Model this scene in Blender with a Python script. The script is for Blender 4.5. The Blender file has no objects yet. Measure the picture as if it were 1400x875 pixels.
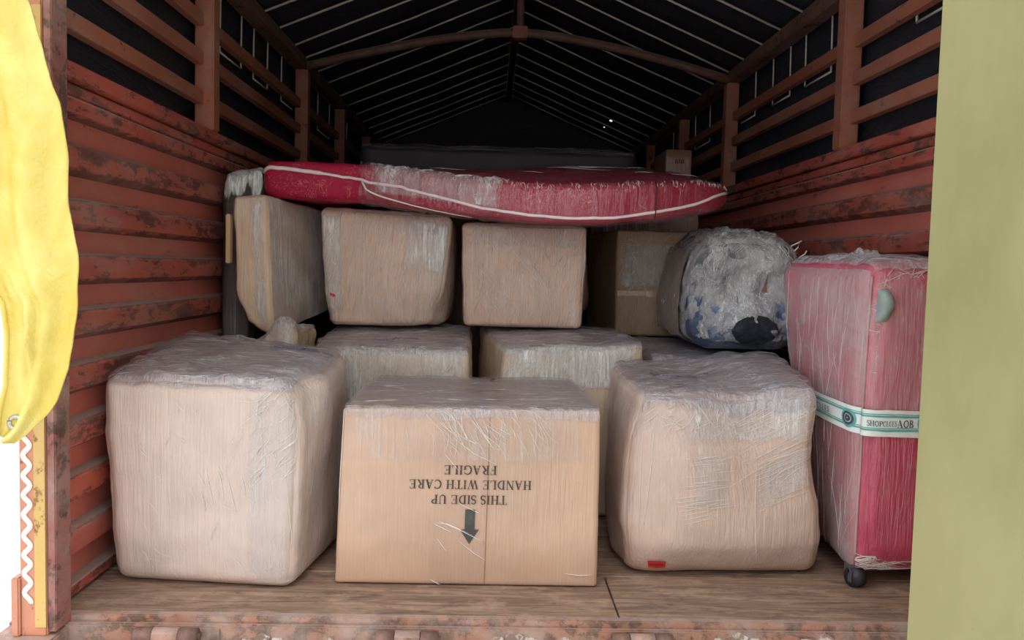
import bpy, bmesh, math, random
from mathutils import Vector, Matrix, noise
V = Vector
C = bpy.context.scene.collection
sc = bpy.context.scene

# ------------------------------------------------------------------ camera, sky, exposure
CAM = V((-.113, 0, .73)); FOC = 1151.06
AXF = V((0.02745728, 0.99767255, -0.06241465))
AXR = V((0.99933957, -0.02590924, 0.02547808))
AXD = V((0.02380167, -0.06307299, -0.99772505))
cd = bpy.data.cameras.new('camera'); cam = bpy.data.objects.new('camera', cd); C.objects.link(cam)
cd.sensor_width = 36; cd.sensor_fit = 'HORIZONTAL'; cd.lens = 36 * FOC / 1400; cd.clip_start = .02
cam.matrix_world = Matrix(((AXR.x, -AXD.x, -AXF.x, CAM.x), (AXR.y, -AXD.y, -AXF.y, CAM.y), (AXR.z, -AXD.z, -AXF.z, CAM.z), (0, 0, 0, 1)))
sc.camera = cam

world = bpy.data.worlds.new('overcast_sky'); sc.world = world; world.use_nodes = True
nt = world.node_tree; nt.nodes.clear()
wo = nt.nodes.new('ShaderNodeOutputWorld'); wb = nt.nodes.new('ShaderNodeBackground')
wt = nt.nodes.new('ShaderNodeTexCoord'); ws = nt.nodes.new('ShaderNodeSeparateXYZ'); wm = nt.nodes.new('ShaderNodeMapRange')
nt.links.new(wt.outputs['Generated'], ws.inputs[0]); nt.links.new(ws.outputs['Z'], wm.inputs['Value'])
wm.inputs['From Min'].default_value = 0; wm.inputs['From Max'].default_value = 1
wm.inputs['To Min'].default_value = 1.15; wm.inputs['To Max'].default_value = 2.6      # overcast: brighter towards the zenith
wb.inputs['Color'].default_value = (.97, .985, 1, 1)
nt.links.new(wm.outputs[0], wb.inputs['Strength']); nt.links.new(wb.outputs[0], wo.inputs[0])

sc.view_settings.view_transform = 'Standard'; sc.view_settings.look = 'None'
sc.view_settings.gamma = 1; sc.view_settings.use_curve_mapping = False
sc.view_settings.exposure = 0.1


def at(px, py, y=None, z=None, x=None):
    """point of the scene seen at photo pixel (px,py) on a plane of constant y, z or x"""
    v = AXF + AXR * ((px - 700) / FOC) + AXD * ((py - 437.5) / FOC)
    t = (y - CAM.y) / v.y if y is not None else (z - CAM.z) / v.z if z is not None else (x - CAM.x) / v.x
    return CAM + v * t


# ------------------------------------------------------------------ materials
def srgb(r, g, b):
    f = lambda c: (c / 255 / 12.92) if c / 255 <= .04045 else ((c / 255 + .055) / 1.055) ** 2.4
    return (f(r), f(g), f(b), 1)


class M:
    def __init__(s, name):
        s.m = bpy.data.materials.new(name); s.m.use_nodes = True; s.nt = s.m.node_tree; s.nt.nodes.clear()
        s.out = s.n('ShaderNodeOutputMaterial'); s.tc = s.n('ShaderNodeTexCoord')

    def n(s, t, **k):
        o = s.nt.nodes.new(t)
        for a, b in k.items(): setattr(o, a, b)
        return o

    def l(s, a, b): s.nt.links.new(a, b)

    def put(s, inp, v):
        if hasattr(v, 'is_linked'): s.l(v, inp)
        else: inp.default_value = v

    def coords(s, scale=(1, 1, 1), rot=(0, 0, 0), loc=(0, 0, 0), src=None):
        mp = s.n('ShaderNodeMapping'); s.l(src or s.tc.outputs['Object'], mp.inputs['Vector'])
        mp.inputs['Scale'].default_value = scale; mp.inputs['Rotation'].default_value = rot; mp.inputs['Location'].default_value = loc
        return mp.outputs[0]

    def noise(s, vec, scale=1, detail=3, rough=.5, dist=0):
        o = s.n('ShaderNodeTexNoise'); s.l(vec, o.inputs['Vector'])
        o.inputs['Scale'].default_value = scale; o.inputs['Detail'].default_value = detail
        o.inputs['Roughness'].default_value = rough; o.inputs['Distortion'].default_value = dist
        return o.outputs['Fac']

    def ramp(s, v, a, b, lo=0, hi=1):
        o = s.n('ShaderNodeMapRange'); s.l(v, o.inputs['Value']); o.interpolation_type = 'SMOOTHSTEP'
        o.inputs['From Min'].default_value = a; o.inputs['From Max'].default_value = b
        o.inputs['To Min'].default_value = lo; o.inputs['To Max'].default_value = hi
        return o.outputs[0]

    def math(s, op, a, b=0.):
        o = s.n('ShaderNodeMath', operation=op); s.put(o.inputs[0], a); s.put(o.inputs[1], b); return o.outputs[0]

    def mix(s, fac, a, b):
        o = s.n('ShaderNodeMix', data_type='RGBA'); s.put(o.inputs[0], fac); s.put(o.inputs[6], a); s.put(o.inputs[7], b); return o.outputs[2]

    def bump(s, h, strength=.3, dist=.01, nrm=None):
        o = s.n('ShaderNodeBump'); s.l(h, o.inputs['Height']); o.inputs['Strength'].default_value = strength
        o.inputs['Distance'].default_value = dist
        if nrm: s.l(nrm, o.inputs['Normal'])
        return o.outputs[0]

    def pbr(s, col, rough=.6, metal=0, normal=None, coat=0, coatrough=.15, coatn=None, spec=.5, sheen=0, coatior=1.5):
        p = s.n('ShaderNodeBsdfPrincipled')
        s.put(p.inputs['Base Color'], col); s.put(p.inputs['Roughness'], rough); s.put(p.inputs['Metallic'], metal)
        s.put(p.inputs['Specular IOR Level'], spec); s.put(p.inputs['Coat Weight'], coat); s.put(p.inputs['Coat Roughness'], coatrough); s.put(p.inputs['Coat IOR'], coatior)
        s.put(p.inputs['Sheen Weight'], sheen)
        if normal: s.l(normal, p.inputs['Normal'])
        if coatn: s.l(coatn, p.inputs['Coat Normal'])
        return p.outputs[0]

    def done(s, sh): s.l(sh, s.out.inputs['Surface']); return s.m


def plain(name, col, rough=.6, metal=0, var=.15, scale=8, bump=.1):
    m = M(name); n = m.noise(m.coords(), scale, 5, .6)
    c = m.mix(m.ramp(n, .3, .7), tuple(x * (1 - var) for x in col[:3]) + (1,), tuple(min(1, x * (1 + var)) for x in col[:3]) + (1,))
    return m.done(m.pbr(c, rough, metal, m.bump(m.noise(m.coords(), scale * 8, 4), bump, .003)))


def streaks(m, ang, seed, stretch=4, fine=70, lo=.56, hi=.74):
    """stretch-film creases: long noise along one direction, in patches"""
    a = m.noise(m.coords((fine, fine, stretch), (0, ang, 0), (seed, seed * .7, seed * 1.3)), 1, 4, .62, .7)
    a2 = m.noise(m.coords((fine * 2.2, fine * 2.2, stretch * 2.5), (0, ang + .12, 0), (seed * 3, seed * .2, seed)), 1, 3, .6, .5)
    b = m.noise(m.coords((stretch * 1.6, fine * .9, fine * .9), (0, .1, .25), (seed * 2.1, seed, 3)), 1, 4, .65, 1.1)
    g = m.n('ShaderNodeNewGeometry'); sx = m.n('ShaderNodeSeparateXYZ'); m.l(g.outputs['True Normal'], sx.inputs[0])
    up = m.ramp(sx.outputs['Z'], .45, .8)
    patch = m.ramp(m.noise(m.coords((5, 5, 4), (0, 0, 0), (seed, 1, 2)), 1, 4, .65), .4, .66)
    sa = m.math('MULTIPLY', m.math('MAXIMUM', m.ramp(a, lo, hi), m.math('MULTIPLY', m.ramp(a2, lo - .02, hi), .6)), m.math('ADD', m.math('MULTIPLY', patch, .85), .15))
    sb = m.math('MULTIPLY', m.ramp(b, lo - .05, hi - .02), m.math('ADD', m.math('MULTIPLY', up, .95), .05))
    h = m.math('ADD', m.math('MULTIPLY', m.math('ADD', a, m.math('MULTIPLY', a2, .5)), m.math('SUBTRACT', 1., up)), m.math('MULTIPLY', b, m.math('ADD', up, .15)))
    return m.math('MAXIMUM', sa, sb), h, up, patch


def carton_mat(name, col, film=.5, ang=.2, seed=1., coat=.6, bumpy=.5, haze=(.80, .76, .74, 1), stretch=4):
    m = M(name)
    k, h, up, patch = streaks(m, ang, seed, stretch, 85)
    big = m.noise(m.coords((3, 3, 3), (0, 0, 0), (seed, 0, 0)), 1, 4, .6)
    w = m.n('ShaderNodeTexWave', wave_type='BANDS', bands_direction='X'); m.l(m.coords(), w.inputs['Vector']); w.inputs['Scale'].default_value = 38
    w.inputs['Distortion'].default_value = 1.5; w.inputs['Detail'].default_value = 2
    dark = tuple(c * .86 for c in col[:3]) + (1,); lite = tuple(min(1, c * 1.12) for c in col[:3]) + (1,)
    c = m.mix(m.ramp(big, .3, .7), dark, lite)
    c = m.mix(m.math('MULTIPLY', w.outputs['Fac'], .05), c, (.12, .08, .05, 1))
    c = m.mix(m.math('MULTIPLY', patch, .30 * film), c, (.66, .61, .60, 1))                 # milky places of the film
    c = m.mix(m.math('MULTIPLY', up, .6 * min(1, film * 1.4)), c, (.38, .34, .40, 1))        # sky's lavender-grey reflection painted on up-facing film
    c = m.mix(m.math('MULTIPLY', k, film), c, haze)  # crease streaks whitened in the colour to stand in for the film's glints
    bn = m.bump(h, min(1, bumpy * 1.5), .014)
    return m.done(m.pbr(c, .6, 0, m.bump(h, bumpy * .6, .006), min(1, coat * 1.3), .12, bn, coatior=1.85))


def film_mat(name, haze=.25, streak=.6, ang=.2, seed=1., fine=70, stretch=4, gloss=.22, col=(.86, .84, .86, 1), bumpy=.7, lo=.5):
    m = M(name)
    k, h, up, patch = streaks(m, ang, seed, stretch, fine, lo, lo + .2)
    bn = m.bump(h, bumpy, .009)
    tr = m.n('ShaderNodeBsdfTransparent'); tr.inputs[0].default_value = (.98, .98, .985, 1)
    df = m.n('ShaderNodeBsdfDiffuse'); df.inputs[0].default_value = col; m.l(bn, df.inputs['Normal'])
    gl = m.n('ShaderNodeBsdfGlossy'); gl.inputs['Roughness'].default_value = .2; m.l(bn, gl.inputs['Normal'])
    lw = m.n('ShaderNodeLayerWeight'); lw.inputs['Blend'].default_value = .3; m.l(bn, lw.inputs['Normal'])
    f1 = m.math('ADD', m.math('MULTIPLY', k, streak), m.math('MULTIPLY', m.math('ADD', m.math('MULTIPLY', patch, .6), .6), haze))  # streaks painted white as the film's highlights, over its milky haze
    m1 = m.n('ShaderNodeMixShader'); m.l(f1, m1.inputs[0]); m.l(tr.outputs[0], m1.inputs[1]); m.l(df.outputs[0], m1.inputs[2])
    f2 = m.math('ADD', m.math('MULTIPLY', lw.outputs['Fresnel'], .35 * gloss), gloss * .12)
    m2 = m.n('ShaderNodeMixShader'); m.l(f2, m2.inputs[0]); m.l(m1.outputs[0], m2.inputs[1]); m.l(gl.outputs[0], m2.inputs[2])
    # the sheet thins out to a ragged edge
    at_ = m.n('ShaderNodeAttribute', attribute_name='edge_distance')
    e = m.math('ADD', at_.outputs['Fac'], m.math('MULTIPLY', m.math('SUBTRACT', m.noise(m.coords((14, 14, 14), (0, 0, 0), (seed, 0, 0)), 1, 5, .65), .5), .55))
    fade = m.ramp(e, .0, .22)
    m3 = m.n('ShaderNodeMixShader'); m.l(fade, m3.inputs[0]); m.l(tr.outputs[0], m3.inputs[1]); m.l(m2.outputs[0], m3.inputs[2])
    return m.done(m3.outputs[0])


def paint_wear(name, col, worn, amount=.5, scale=(3, 1.2, 9), rough=.55, seed=0., dust=.15, fine=1.):
    """painted steel: scraped in fine patches and along its rims, dusty in patches, up-facing ledges paler"""
    m = M(name)
    a = m.noise(m.coords(scale, (0, 0, 0), (seed, seed, 0)), 2.2 * fine, 9, .72, .5)
    b = m.noise(m.coords((26, 20, 34), (0, 0, 0), (seed, 2, 0)), 1, 6, .68)
    rim = m.n('ShaderNodeAttribute', attribute_name='rim'); rimf = m.math('MULTIPLY', rim.outputs['Fac'], .19)
    t = .72 - .3 * amount
    mask = m.ramp(m.math('ADD', rimf, m.math('ADD', m.math('MULTIPLY', a, .62), m.math('MULTIPLY', b, .38))), t - .03, t + .03)
    c = m.mix(m.ramp(m.noise(m.coords((2, 2, 2)), 1, 4), .3, .7), tuple(x * .84 for x in col[:3]) + (1,), tuple(x * 1.12 for x in col[:3]) + (1,))
    wc = m.mix(m.ramp(b, .38, .62), worn, tuple(x * .5 for x in worn[:3]) + (1,))
    c = m.mix(m.math('MULTIPLY', mask, .85), c, wc)
    c = m.mix(m.math('MULTIPLY', m.ramp(m.noise(m.coords((5, 2, 5), (0, 0, 0), (9, seed, 0)), 1, 7, .75), .42, .7), dust), c, (.46, .36, .32, 1))
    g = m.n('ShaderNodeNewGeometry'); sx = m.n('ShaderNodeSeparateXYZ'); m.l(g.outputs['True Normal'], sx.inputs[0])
    c = m.mix(m.math('MULTIPLY', m.ramp(sx.outputs['Z'], .25, .6), .5), c, (.50, .38, .34, 1))  # up-facing faces mixed to a paler tone
    return m.done(m.pbr(c, m.ramp(mask, 0, 1, rough, .85), 0, m.bump(m.math('SUBTRACT', b, mask), .35, .004), spec=.35))


RED = srgb(176, 86, 74); WORN = srgb(112, 74, 68)
MAT = {}
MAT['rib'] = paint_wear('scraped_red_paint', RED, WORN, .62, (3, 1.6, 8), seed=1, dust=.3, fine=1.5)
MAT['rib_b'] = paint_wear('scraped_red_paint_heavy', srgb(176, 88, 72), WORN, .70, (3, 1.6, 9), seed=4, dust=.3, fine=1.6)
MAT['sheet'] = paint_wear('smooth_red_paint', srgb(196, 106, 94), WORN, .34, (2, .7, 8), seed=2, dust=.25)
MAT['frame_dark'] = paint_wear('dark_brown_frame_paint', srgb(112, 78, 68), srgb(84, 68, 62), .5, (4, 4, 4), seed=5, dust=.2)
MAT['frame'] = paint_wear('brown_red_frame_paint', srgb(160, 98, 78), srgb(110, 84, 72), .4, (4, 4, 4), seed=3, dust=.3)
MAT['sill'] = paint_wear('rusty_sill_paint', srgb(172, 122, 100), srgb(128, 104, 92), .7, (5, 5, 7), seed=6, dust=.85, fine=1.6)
MAT['rust'] = plain('rusty_steel', srgb(128, 98, 88), .75, .1, .35, 25, .4)
MAT['wave_paint'] = plain('white_line_paint', srgb(236, 226, 220), .6, 0, .05, 30, 0)
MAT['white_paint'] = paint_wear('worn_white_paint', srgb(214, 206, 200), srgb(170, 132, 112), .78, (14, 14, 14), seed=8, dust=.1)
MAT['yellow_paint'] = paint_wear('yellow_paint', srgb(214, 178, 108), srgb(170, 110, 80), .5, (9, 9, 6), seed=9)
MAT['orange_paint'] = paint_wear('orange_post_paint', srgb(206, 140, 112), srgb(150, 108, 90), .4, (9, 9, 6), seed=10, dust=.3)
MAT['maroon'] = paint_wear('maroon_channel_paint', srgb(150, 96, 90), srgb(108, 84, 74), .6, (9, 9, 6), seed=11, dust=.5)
MAT['rope'] = plain('pale_rope', srgb(206, 196, 186), .8, 0, .1, 40, .1)
MAT['black'] = plain('black_rubber', srgb(52, 52, 58), .5)
MAT['ink'] = plain('black_print', srgb(74, 62, 56), .7, 0, .5, 60, 0)
MAT['arrow_ink'] = plain('grey_black_print', srgb(84, 84, 82), .6, 0, .4, 30, 0)
MAT['marker'] = plain('violet_marker', srgb(92, 84, 150), .6, 0, .2, 30, 0)
MAT['marker_dark'] = plain('dark_marker', srgb(70, 60, 96), .6, 0, .2, 30, 0)
MAT['marker_red'] = plain('maroon_marker', srgb(118, 52, 52), .6, 0, .2, 30, 0)
MAT['sticker'] = plain('red_label', srgb(206, 52, 58), .45, 0, .12, 60, 0)
MAT['sticker_ink'] = plain('dark_red_print', srgb(140, 24, 32), .5, 0, .1, 60, 0)
MAT['crease'] = plain('glint_white_crease', srgb(236, 230, 226), .2, 0, .03, 40, 0)  # near-white colour paints the glints along the raised creases
MAT['steel'] = plain('zinc_eyelet', srgb(190, 190, 188), .35, .6, .1, 60, .05)
MAT['piping'] = plain('white_piping', srgb(240, 218, 222), .6, 0, .05, 30, .1)
MAT['seam'] = plain('carton_seam_shadowless', srgb(150, 112, 84), .7, 0, .1, 40, 0)
MAT['tape'] = carton_mat('brown_tape', srgb(196, 154, 118), .35, .1, 7, .9, .3)
MAT['strap'] = plain('white_strap', srgb(232, 240, 238), .4, 0, .04, 30, .1)
MAT['teal'] = plain('teal_print', srgb(96, 176, 172), .5, 0, .15, 40, 0)
MAT['slate'] = plain('slate_print', srgb(66, 78, 92), .5, 0, .2, 60, 0)
MAT['grip'] = plain('grey_green_grip', srgb(146, 160, 158), .5, 0, .15, 20, .2)
MAT['gold'] = plain('gold_foil', srgb(206, 160, 60), .3, .7, .3, 60, .2)


def mk_tarp(name, base, sh):
    m = M(name)
    a = m.noise(m.coords((1.6, 1.2, 5), (.4, .3, .2)), 1.5, 5, .6, .8)
    b = m.noise(m.coords((9, 3, 3), (0, .5, .4)), 1.5, 4, .6, 1.)
    sc_ = m.ramp(m.noise(m.coords((22, 2, 3), (.6, .2, .5)), 1, 3, .5, 1.2), .68, .8)
    c = m.mix(m.math('MULTIPLY', sc_, .5), base, tuple(x * 6 for x in base[:3]) + (1,))
    return m.done(m.pbr(c, sh, 0, m.bump(m.math('ADD', a, m.math('MULTIPLY', b, .5)), .6, .03), spec=.35))


MAT['tarp'] = mk_tarp('black_tarpaulin', srgb(46, 49, 58), .5)

# wooden floor boards
m = M('worn_floor_wood')
g = m.noise(m.coords((3, 34, 34), (0, 0, 0), (0, 3, 0)), 1.2, 7, .7, 1.6)
g2 = m.noise(m.coords((6, 16, 10)), 1.3, 7, .75, .9)
c = m.mix(m.ramp(g, .3, .72), srgb(124, 98, 84), srgb(182, 152, 130))
c = m.mix(m.math('MULTIPLY', m.ramp(g2, .48, .68), .75), c, srgb(98, 82, 74))
c = m.mix(m.math('MULTIPLY', m.ramp(m.noise(m.coords((9, 12, 9), (0, 0, 0), (4, 4, 4)), 1, 6, .7), .5, .68), .6), c, srgb(196, 168, 144))
MAT['wood'] = m.done(m.pbr(c, .8, 0, m.bump(m.math('ADD', g, g2), .5, .006)))

# olive green pillar paint
m = M('olive_wall_paint')
n1 = m.noise(m.coords((2.5, 2.5, 1.6)), 1, 5, .6)
c = m.mix(m.ramp(n1, .3, .7), srgb(148, 148, 100), srgb(172, 169, 122))
c = m.mix(m.ramp(m.noise(m.coords((60, 22, 22)), 1, 3, .5), .74, .8), c, srgb(120, 116, 80))
MAT['olive'] = m.done(m.pbr(c, .7, 0, m.bump(m.noise(m.coords((50, 50, 50)), 1, 5), .12, .004)))

# concrete ground
MAT['ground'] = plain('pale_concrete', srgb(216, 212, 206), .9, 0, .08, 2, .2)

# yellow tarpaulin
m = M('yellow_tarpaulin')
n1 = m.noise(m.coords((8, 8, 5)), 1.2, 7, .65, .5)
weave = m.noise(m.coords((160, 160, 160)), 1, 2, .5)
c = m.mix(m.ramp(n1, .3, .7), srgb(214, 190, 84), srgb(226, 212, 126))
v = m.n('ShaderNodeTexVoronoi', feature='DISTANCE_TO_EDGE'); m.l(m.coords((14, 14, 10), (.3, .2, .1)), v.inputs['Vector']); v.inputs['Scale'].default_value = 1.6
cr = m.ramp(m.math('ADD', v.outputs['Distance'], m.math('MULTIPLY', m.noise(m.coords((20, 20, 20)), 1, 3), .1)), .05, .075, 1, 0)
c = m.mix(m.math('MULTIPLY', cr, .10), c, srgb(150, 136, 76))
MAT['yellow'] = m.done(m.pbr(c, .5, 0, m.bump(m.math('ADD', n1, m.math('MULTIPLY', weave, .15)), .5, .012)))

# brocade mattress
m = M('crimson_brocade')
v = m.n('ShaderNodeTexVoronoi', feature='F1'); m.l(m.coords((24, 24, 24)), v.inputs['Vector'])
ds = m.math('ADD', v.outputs['Distance'], m.math('MULTIPLY', m.math('SUBTRACT', m.noise(m.coords((60, 60, 60)), 1, 2), .5), .25))
ring = m.ramp(m.math('ABSOLUTE', m.math('SUBTRACT', ds, .2)), .02, .05, 1, 0)
sq = m.noise(m.coords((26, 26, 26), (0, 0, 0), (3, 1, 5)), 1, 1, .5, 1.5)
vine = m.math('MULTIPLY', m.ramp(m.math('ABSOLUTE', m.math('SUBTRACT', sq, .5)), .008, .022, 1, 0), .7)
pat = m.math('MULTIPLY', m.math('MAXIMUM', ring, vine), m.ramp(m.noise(m.coords((14, 14, 14)), 1, 2), .42, .52))
c = m.mix(m.math('MULTIPLY', pat, .55), srgb(166, 22, 62), srgb(222, 134, 134))
MAT['brocade'] = m.done(m.pbr(c, .6, 0, m.bump(m.noise(m.coords((120, 120, 120)), 1, 3), .15, .003), spec=.3))
MAT['red_case'] = carton_mat('red_suitcase_fabric', srgb(200, 58, 96), .3, .1, 5, .8, .5, (.86, .72, .74, 1), 5)

m = M('blue_bundle_cloth')
n1 = m.noise(m.coords((9, 9, 9), (0, 0, 0), (2.2, 0, 1)), 1, 3, .5, .7)
n2 = m.noise(m.coords((60, 60, 60)), 1, 3, .6)
zz = m.n('ShaderNodeSeparateXYZ'); m.l(m.tc.outputs['Object'], zz.inputs[0])
hgt = m.math('ADD', zz.outputs['Z'], m.math('MULTIPLY', m.math('SUBTRACT', n1, .5), .35))
c = m.mix(m.ramp(n1, .38, .56), srgb(96, 98, 106), srgb(160, 158, 160))       # grey and dark clothes above
b_ = m.mix(m.ramp(n1, .4, .56), srgb(70, 84, 112), srgb(122, 138, 166))      # blue cloth below
c = m.mix(m.ramp(hgt, .63, .70), b_, c)
c = m.mix(m.math('MULTIPLY', m.ramp(n2, .55, .62), .5), c, srgb(52, 58, 70))
MAT['bundle'] = m.done(m.pbr(c, .8, 0, m.bump(n2, .4, .01)))


# ------------------------------------------------------------------ builders
def link(name, me, mat=None, parent=None, smooth=False):
    o = bpy.data.objects.new(name, me); C.objects.link(o)
    if mat and not me.materials: me.materials.append(mat)
    if parent: o.parent = parent; o.matrix_parent_inverse = Matrix.Translation(-parent.matrix_basis.translation)
    if smooth:
        for p in me.polygons: p.use_smooth = True
    return o


def thing(name, loc, label, cat, group=None):
    o = bpy.data.objects.new(name, None); C.objects.link(o); o.location = loc; o.empty_display_size = .05
    o['label'] = label; o['category'] = cat
    if group: o['group'] = group
    return o


def structure(o): o['kind'] = 'structure'; return o


class MB:
    def __init__(s): s.v = []; s.f = []; s.e = None

    def add(s, vs, fs):
        b = len(s.v); s.v += [V(p) for p in vs]; s.f += [tuple(i + b for i in f) for f in fs]; return s

    def box(s, x0, x1, y0, y1, z0, z1):
        return s.add([(x0, y0, z0), (x1, y0, z0), (x1, y1, z0), (x0, y1, z0), (x0, y0, z1), (x1, y0, z1), (x1, y1, z1), (x0, y1, z1)],
                     [(0, 3, 2, 1), (4, 5, 6, 7), (0, 1, 5, 4), (1, 2, 6, 5), (2, 3, 7, 6), (3, 0, 4, 7)])

    def tube(s, pts, r, n=8, cap=True):
        pts = [V(p) for p in pts]; b = len(s.v); N = len(pts)
        for i, p in enumerate(pts):
            t = (pts[min(i + 1, N - 1)] - pts[max(i - 1, 0)]).normalized()
            a = t.cross(V((0, 0, 1)) if abs(t.z) < .9 else V((1, 0, 0))).normalized(); c = t.cross(a)
            rr = r[i] if isinstance(r, (list, tuple)) else r
            for k in range(n):
                q = 2 * math.pi * k / n; s.v.append(p + a * (rr * math.cos(q)) + c * (rr * math.sin(q)))
        for i in range(N - 1):
            for k in range(n):
                s.f.append((b + i * n + k, b + i * n + (k + 1) % n, b + (i + 1) * n + (k + 1) % n, b + (i + 1) * n + k))
        if cap: s.f.append(tuple(b + k for k in range(n))[::-1]); s.f.append(tuple(b + (N - 1) * n + k for k in range(n)))
        return s

    def extrude(s, prof, axis, a0, a1):
        """closed 2-D profile swept along x or y"""
        n = len(prof); mk = (lambda p, a: (p[0], a, p[1])) if axis == 'y' else (lambda p, a: (a, p[0], p[1]))
        vs = [mk(p, a0) for p in prof] + [mk(p, a1) for p in prof]
        return s.add(vs, [(i, (i + 1) % n, n + (i + 1) % n, n + i) for i in range(n)] + [tuple(range(n))[::-1], tuple(range(n, 2 * n))])

    def grid(s, fn, nu, nv, edge=None):
        vs = [fn(i / nu, j / nv) for j in range(nv + 1) for i in range(nu + 1)]
        s.e = [edge(i / nu, j / nv) for j in range(nv + 1) for i in range(nu + 1)] if edge else None
        return s.add(vs, [(j * (nu + 1) + i, j * (nu + 1) + i + 1, (j + 1) * (nu + 1) + i + 1, (j + 1) * (nu + 1) + i) for j in range(nv) for i in range(nu)])

    def build(s, name, mat, parent=None, smooth=False, bevel=0, seg=2, fix=True):
        me = bpy.data.meshes.new(name); me.from_pydata(s.v, [], s.f)
        if fix or bevel:
            bm = bmesh.new(); bm.from_mesh(me)
            if fix: bmesh.ops.recalc_face_normals(bm, faces=bm.faces)
            if bevel: bmesh.ops.bevel(bm, geom=[e for e in bm.edges], offset=bevel, segments=seg, affect='EDGES', clamp_overlap=True)
            bm.to_mesh(me); bm.free()
        if s.e and name == 'rib':
            at_ = me.attributes.new('rim', 'FLOAT', 'POINT'); at_.data.foreach_set('value', s.e)
        if not fix and not bevel and name.find('film') + name.find('wrap') > -2:
            at_ = me.attributes.new('edge_distance', 'FLOAT', 'POINT')
            at_.data.foreach_set('value', s.e if s.e else [1.] * len(s.v))
        return link(name, me, mat, parent, smooth)


def nz(p, f, s=0.): return noise.noise(V((p[0] * f + s, p[1] * f + s * 1.7, p[2] * f - s)))


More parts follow.
